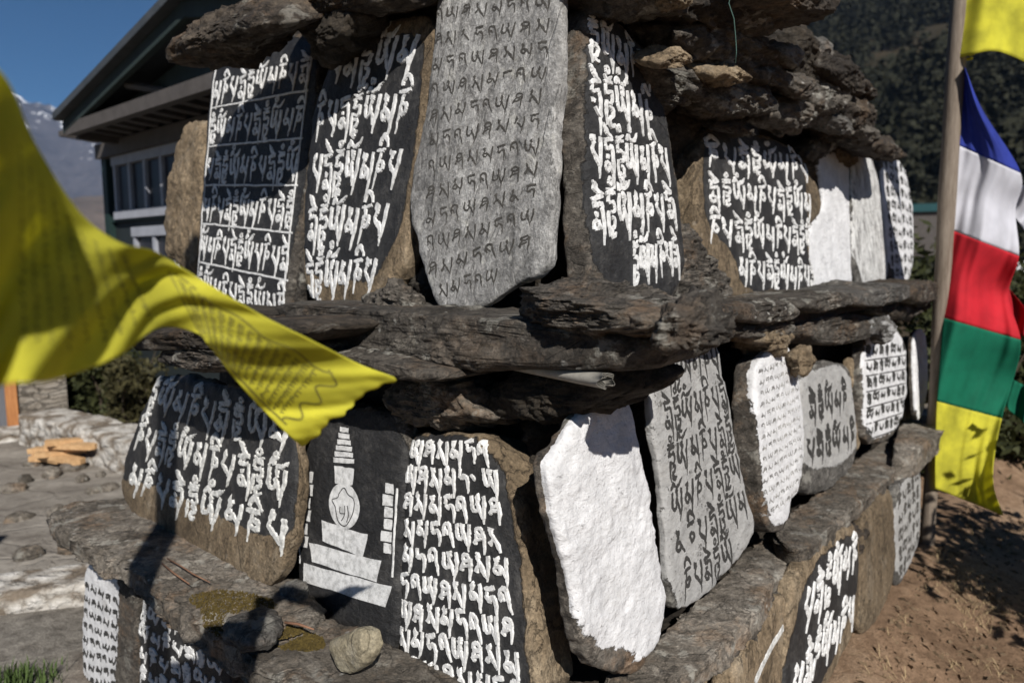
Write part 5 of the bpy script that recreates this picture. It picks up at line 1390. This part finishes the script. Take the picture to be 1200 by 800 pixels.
for r in range(9):                                   # faint block print on the folded part
    s = .315 + r * .022
    t = .16
    while t < .86:
        L = rg.uniform(.012, .035)
        ink([(s + rg.normal(0, .0012), t), (s + .005 + rg.normal(0, .0015), t + L * .5), (s + rg.normal(0, .0015), t + L)], .0006)
        t += L + rg.uniform(.008, .02)
mb.build('printed_text', M['ink'], lf_)
# an unseen post added outside the frame to cast the shadow across the courtyard
mb = MB(); mb.tube([np.array([-2.06 + .02 * math.sin(z * 3), 1.2, z]) for z in np.linspace(-.1, 2.05, 14)], [.075, .08, .075, .07, .07, .075, .07, .065, .06, .06, .055, .05, .045, .03], 12)
o = mb.build('shadow_post', M['wood'], None, True); tag(o, 'unseen wooden post added outside the frame to shade a streak of the courtyard', 'post')

# ---- rolled paper tucked under the middle ledge
M['paper'] = plain_mat('old_paper', (.20, .19, .165, 1), (.34, .325, .29, 1), 12, .8, .3)
axis0, axis1 = at(585, 424, 1.52), at(711, 446, 1.262)
ax = (axis1 - axis0) / np.linalg.norm(axis1 - axis0); e1 = np.cross(ax, ZV); e1 /= np.linalg.norm(e1); e2 = np.cross(ax, e1)
mb = MB()
nt_, nl = 90, 14
V = []
for k in range(nt_):
    th = k / (nt_ - 1) * 6.2832 * 3.3; r = .0065 + .0022 * th / 6.2832
    for j in range(nl):
        u = j / (nl - 1)
        V.append(axis0 * (1 - u) + axis1 * u + (math.cos(th) * e1 * 1.25 + math.sin(th) * e2 * .85) * r * (.9 + .35 * u) + ax * (.006 * math.sin(k * .9) if j == nl - 1 else 0))
V = np.array(V).reshape(nt_, nl, 3)
out = np.gradient(V, axis=0); nn = np.cross(out, np.broadcast_to(ax, V.shape)); nn /= np.linalg.norm(nn, axis=2)[..., None] + 1e-12
A = V.reshape(-1, 3); B = (V + nn * .0009).reshape(-1, 3)
i = np.arange(nt_ - 1)[:, None] * nl + np.arange(nl - 1)[None]
fa = np.stack([i, i + 1, i + nl + 1, i + nl], -1).reshape(-1, 4)
end = np.stack([np.arange(nt_ - 1) * nl + nl - 1, (np.arange(nt_ - 1) + 1) * nl + nl - 1, (np.arange(nt_ - 1) + 1) * nl + nl - 1 + len(A), np.arange(nt_ - 1) * nl + nl - 1 + len(A)], -1)
o = mesh_obj('rolled_paper', np.concatenate([A, B]), np.concatenate([fa, fa[:, ::-1] + len(A), end]), M['paper'])
tag(o, 'roll of grey paper tucked under the tip of the middle ledge', 'paper roll')

# ---- green wire hanging from the capstones
q = NT('green_wire'); M['wire'] = q.done((.18, .34, .30, 1), .5, None, .4)
mb = MB()
wp = TR(.05)
pts = [(853, -30), (857, -8), (854, 4), (860, 22), (862, 44), (863, 60), (862, 74)]
mb.tube([wp.hit(*p) for p in pts], .0010, 6); o = mb.build('wire', M['wire'], None, True); tag(o, 'thin green wire dangling over the rocks at the top right', 'wire')

# ---- vegetation
def leaf_mat(name, a, b):
    q = NT(name); vec = q.coords(rand=False)
    oi = q.noise(vec, 9, 4, .7)
    c = q.ramp(oi, [(.3, a), (.65, b)])
    q.done(c, .7, None, .25)
    tr = q.new('ShaderNodeBsdfTranslucent'); q.put(tr.inputs['Color'], c)
    mx = q.new('ShaderNodeMixShader'); mx.inputs[0].default_value = .25
    q.l.new(q.b.outputs[0], mx.inputs[1]); q.l.new(tr.outputs[0], mx.inputs[2]); q.l.new(mx.outputs[0], q.out.inputs[0])
    return q.m
M['leaf'] = leaf_mat('bush_leaf', (.012, .018, .008, 1), (.06, .065, .022, 1))
M['leaf2'] = leaf_mat('dry_bush_leaf', (.022, .022, .010, 1), (.085, .075, .032, 1))
M['bark'] = plain_mat('bark', (.03, .022, .015, 1), (.09, .07, .05, 1), 14, .9, .8, .01, grain=(3, 3, .5))
def bush(base, h, w, n, leaf, mat, label, seed, cat='bush', stems=7):
    rg = np.random.default_rng(seed); base = np.array(base, float)
    root = empty(cat.replace(' ', '_'), base, label, cat)
    mb = MB(); tips = []
    for k in range(stems):
        a = rg.uniform(0, 6.28); L = h * rg.uniform(.6, 1.0); lean = w * rg.uniform(.1, .8)
        P = [base + np.array([math.cos(a) * lean * t ** 1.4, math.sin(a) * lean * t ** 1.4, L * t - .1]) + rg.normal(0, .02 * h, 3) * t for t in np.linspace(0, 1, 7)]
        mb.tube(P, [.02 * h * (1 - .8 * t) for t in np.linspace(0, 1, 7)], 6); tips += P[2:]
    mb.build('stems', M['bark'], root, True)
    cl_ = [tips[rg.integers(len(tips))] + rg.normal(0, .16 * w, 3) for _ in range(max(14, n // 90))]
    V = []; Fc = []
    C = np.array(cl_)[rg.integers(len(cl_), size=n)] + rg.normal(0, .13 * w, (n, 3))
    for c in C:
        if c[2] < base[2] + .02: c[2] = base[2] + rg.uniform(.02, .3)
        a = rg.normal(size=3); a /= np.linalg.norm(a); b = np.cross(a, rg.normal(size=3)); b /= np.linalg.norm(b)
        s = leaf * rg.uniform(.6, 1.3); i = len(V)
        V += [c - a * s, c + b * s * .4, c + a * s, c - b * s * .4]; Fc.append((i, i + 1, i + 2, i + 3))
    mesh_obj('foliage', np.array(V), np.array(Fc), mat, root, False)
    return root
# bushes seen under the yellow flag, beyond the low wall
for k, (px, yy, h, w, lb_) in enumerate(((92, 6.5, 1.15, .34, 'dense dark bush behind the low wall, nearest the shed'), (122, 6.2, 1.25, .36, 'taller dark bush behind the low wall between shed and lodge'), (152, 5.9, 1.1, .32, 'dry olive bush against the lodge wall behind the low wall'))):
    p = at(px, 470, yy); bush((p[0], p[1], -.1), h, w, 3800, .032, M['leaf2' if k == 2 else 'leaf'], lb_, 40 + k)
# dark bushes in the shade behind the flag
for k, (x, y, h, w, lb_) in enumerate(((3.15, 4.9, 1.5, .7, 'dark leafy bush in the shade behind the green and yellow panels'), (3.9, 5.4, 1.7, .9, 'dark bush at the right edge behind the flag'), (4.6, 7.0, 1.9, 1.2, 'farther dark bush on the slope behind the flag'))):
    bush((x, y, -.1), h, w, 4200, .055, M['leaf'], lb_, 60 + k)
# tree beside the path, right of the frame, whose shade falls on the path
tr = np.array([3.3, 2.1, -.05]); rg = np.random.default_rng(77)
root = empty('small_tree', tr, 'small leafy tree shading the path to the right of the flag', 'tree')
mb = MB(); tips = []
mb.tube([tr + np.array([.02 * math.sin(t * 6), .02 * math.cos(t * 5), t * 1.3 - .1]) for t in np.linspace(0, 1, 8)], [.07 - .03 * t for t in np.linspace(0, 1, 8)], 10)
for k in range(9):
    a = k * 2.4; L = rg.uniform(.5, .9); z0 = rg.uniform(.45, .95)
    P = [tr + np.array([math.cos(a) * L * t, math.sin(a) * L * t, z0 + .5 * t + .1 * math.sin(t * 5)]) for t in np.linspace(0, 1, 6)]
    mb.tube(P, [.03 * (1 - .8 * t) for t in np.linspace(0, 1, 6)], 6); tips += P[2:]
mb.build('trunk', M['bark'], root, True)
V = []; Fc = []
for k in range(9000):
    c = tips[rg.integers(len(tips))] + rg.normal(0, .2, 3)
    a = rg.normal(size=3); a /= np.linalg.norm(a); b = np.cross(a, rg.normal(size=3)); b /= np.linalg.norm(b)
    s = rg.uniform(.03, .07); i = len(V); V += [c - a * s, c + b * s * .4, c + a * s, c - b * s * .4]; Fc.append((i, i + 1, i + 2, i + 3))
mesh_obj('crown', np.array(V), np.array(Fc), M['leaf'], root, False)

# grass tuft at the bottom left, dry grass and litter on the mound
def blades(name, pts, hmin, hmax, mat, label, cat, seed, w=.003, lean=.5):
    rg = np.random.default_rng(seed); V = []; Fc = []
    for p in pts:
        a = rg.uniform(0, 6.28); h = rg.uniform(hmin, hmax); d = np.array([math.cos(a), math.sin(a), 0]); sd = np.array([-d[1], d[0], 0]) * w
        ln = rg.uniform(.1, lean) * h; i = len(V); p = np.array(p)
        V += [p - sd, p + sd, p + d * ln * .4 + ZV * h * .6 + sd * .7, p + d * ln * .4 + ZV * h * .6 - sd * .7, p + d * ln + ZV * h * (1 - .3 * lean)]
        Fc += [(i, i + 1, i + 2, i + 3), (i + 3, i + 2, i + 4)]
    o = mesh_obj(name, np.array(V), [tuple(f) for f in Fc], mat, None, False); tag(o, label, cat, None, 'stuff')
M['grass'] = leaf_mat('green_grass', (.035, .06, .015, 1), (.10, .15, .045, 1))
M['straw'] = plain_mat('dry_straw', (.20, .14, .07, 1), (.42, .32, .19, 1), 30, .9, .1)
M['litter'] = plain_mat('leaf_litter', (.05, .035, .022, 1), (.20, .14, .085, 1), 16, .95, .2)
g0 = hplane(0).hit(30, 830)
rg = np.random.default_rng(8)
def gz(x, y): return ground_h(np.array([x]), np.array([y]))[0]
pts = [(x, y, gz(x, y)) for x, y in zip(g0[0] - .02 + rg.normal(0, .07, 240), g0[1] - .02 + rg.normal(0, .04, 240))]
blades('grass', pts, .03, .09, M['grass'], 'green grass tuft at the bottom left corner', 'grass', 1)
pts = []
while len(pts) < 900:
    s = rg.uniform(.3, 3.6); dd = abs(rg.normal(.30, .26)) + .12
    p = C0 + D_R * s + N_R * dd
    if fbm(np.array([[p[0] * 4, p[1] * 4, 1.5]]), 3)[0] < .12: continue
    pts.append((p[0], p[1], gz(p[0], p[1])))
blades('dry_grass', pts, .01, .06, M['straw'], 'sparse dry grass and straw on the earth mound', 'grass', 2, .0016, 2.5)
V = []; Fc = []
for k in range(3600):
    s = rg.uniform(.2, 4.2); dd = abs(rg.normal(.30, .30)) + .10
    p = C0 + D_R * s + N_R * dd; p = np.array([p[0], p[1], gz(p[0], p[1]) + .003])
    a = rg.normal(size=3) * [1, 1, .35]; a /= np.linalg.norm(a); b = np.cross(a, rg.normal(size=3) * [1, 1, .3]); b /= np.linalg.norm(b)
    sz_ = .003 + .022 * rg.random() ** 3; i = len(V); V += [p - a * sz_, p + b * sz_ * .5, p + a * sz_, p - b * sz_ * .5]; Fc.append((i, i + 1, i + 2, i + 3))
o = mesh_obj('leaf_litter', np.array(V), np.array(Fc), M['litter'], None, False); tag(o, 'dry leaf litter scattered along the foot of the right face', 'litter', None, 'stuff')
# stones half buried in the mound
for k, (px, py, r, lb_) in enumerate(((1046, 740, .075, 'pale rounded stone half buried in the earth mound'), (1012, 722, .05, 'brown stone lying against the foot of the right face'), (1098, 652, .05, 'grey stone at the foot of the wooden pole'))):
    p = hplane(.04).hit(px, py); pl = hplane(.06 + .01 * k)
    c = pl.uv(px, py)
    body('stone', None, pl, .09, M['grey' if k != 1 else 'brown'], lb_, 'stone', uvpts=[(c[0] + r * math.cos(a) * random.uniform(.8, 1.2), c[1] + r * math.sin(a) * random.uniform(.8, 1.2)) for a in np.linspace(0, 5.6, 8)], amp=.012, famp=.008, p=2.6, facets=4, nth=90, nf=20)

for k, (px, py) in enumerate(RUBBLE_SPOTS):
    p = hc.hit(px, py); pl = hplane(Z_COURT + random.uniform(.03, .06)); c = pl.uv(px, py); r = random.uniform(.035, .085)
    body('rubble_stone', None, pl, .09, M['ledge'], 'loose grey rubble stone lying on the courtyard in front of the low wall', 'stone', 'loose rubble on the courtyard',
         uvpts=[(c[0] + r * math.cos(a) * random.uniform(.7, 1.25), c[1] + r * math.sin(a) * random.uniform(.7, 1.25)) for a in np.linspace(0, 5.4, 7)], amp=.014, famp=.008, p=3.0, facets=7, nth=60, nf=14)

# blue-roofed hut and white house in the valley, right background
for px, py, y, wd, hh, roofc, lb_ in ((1085, 246, 40, 1.1, 1.2, (.016, .05, .052, 1), 'distant hut with a turquoise roof behind the pole'), (1205, 316, 30, 1.3, .9, (.62, .62, .62, 1), 'white roofed house at the right edge behind the flag')):
    p = at(px, py, y); u = np.array([.9, -.43, 0]); v = np.array([-.43, -.9, 0])
    h = empty('far_hut', p - [0, 0, hh * 2], lb_, 'hut')
    q = NT('hut_roof_paint'); mr = q.done(roofc, .6, None, .3)
    mb = MB(); mb.box(p - ZV * (hh + .16), u, v, ZV, wd, .8, hh); mb.build('wall', M['lodge_timber'], h)
    mb = MB(); mb.prism([p - u * wd * 1.15 - v * 1.0 - ZV * .15, p - u * wd * 1.15 + v * 1.0 - ZV * .15, p - u * wd * 1.15 + ZV * .35], u * wd * 2.3); mb.build('roof', mr, h)

for o in COL.objects:
    if '_o' in o: del o['_o']
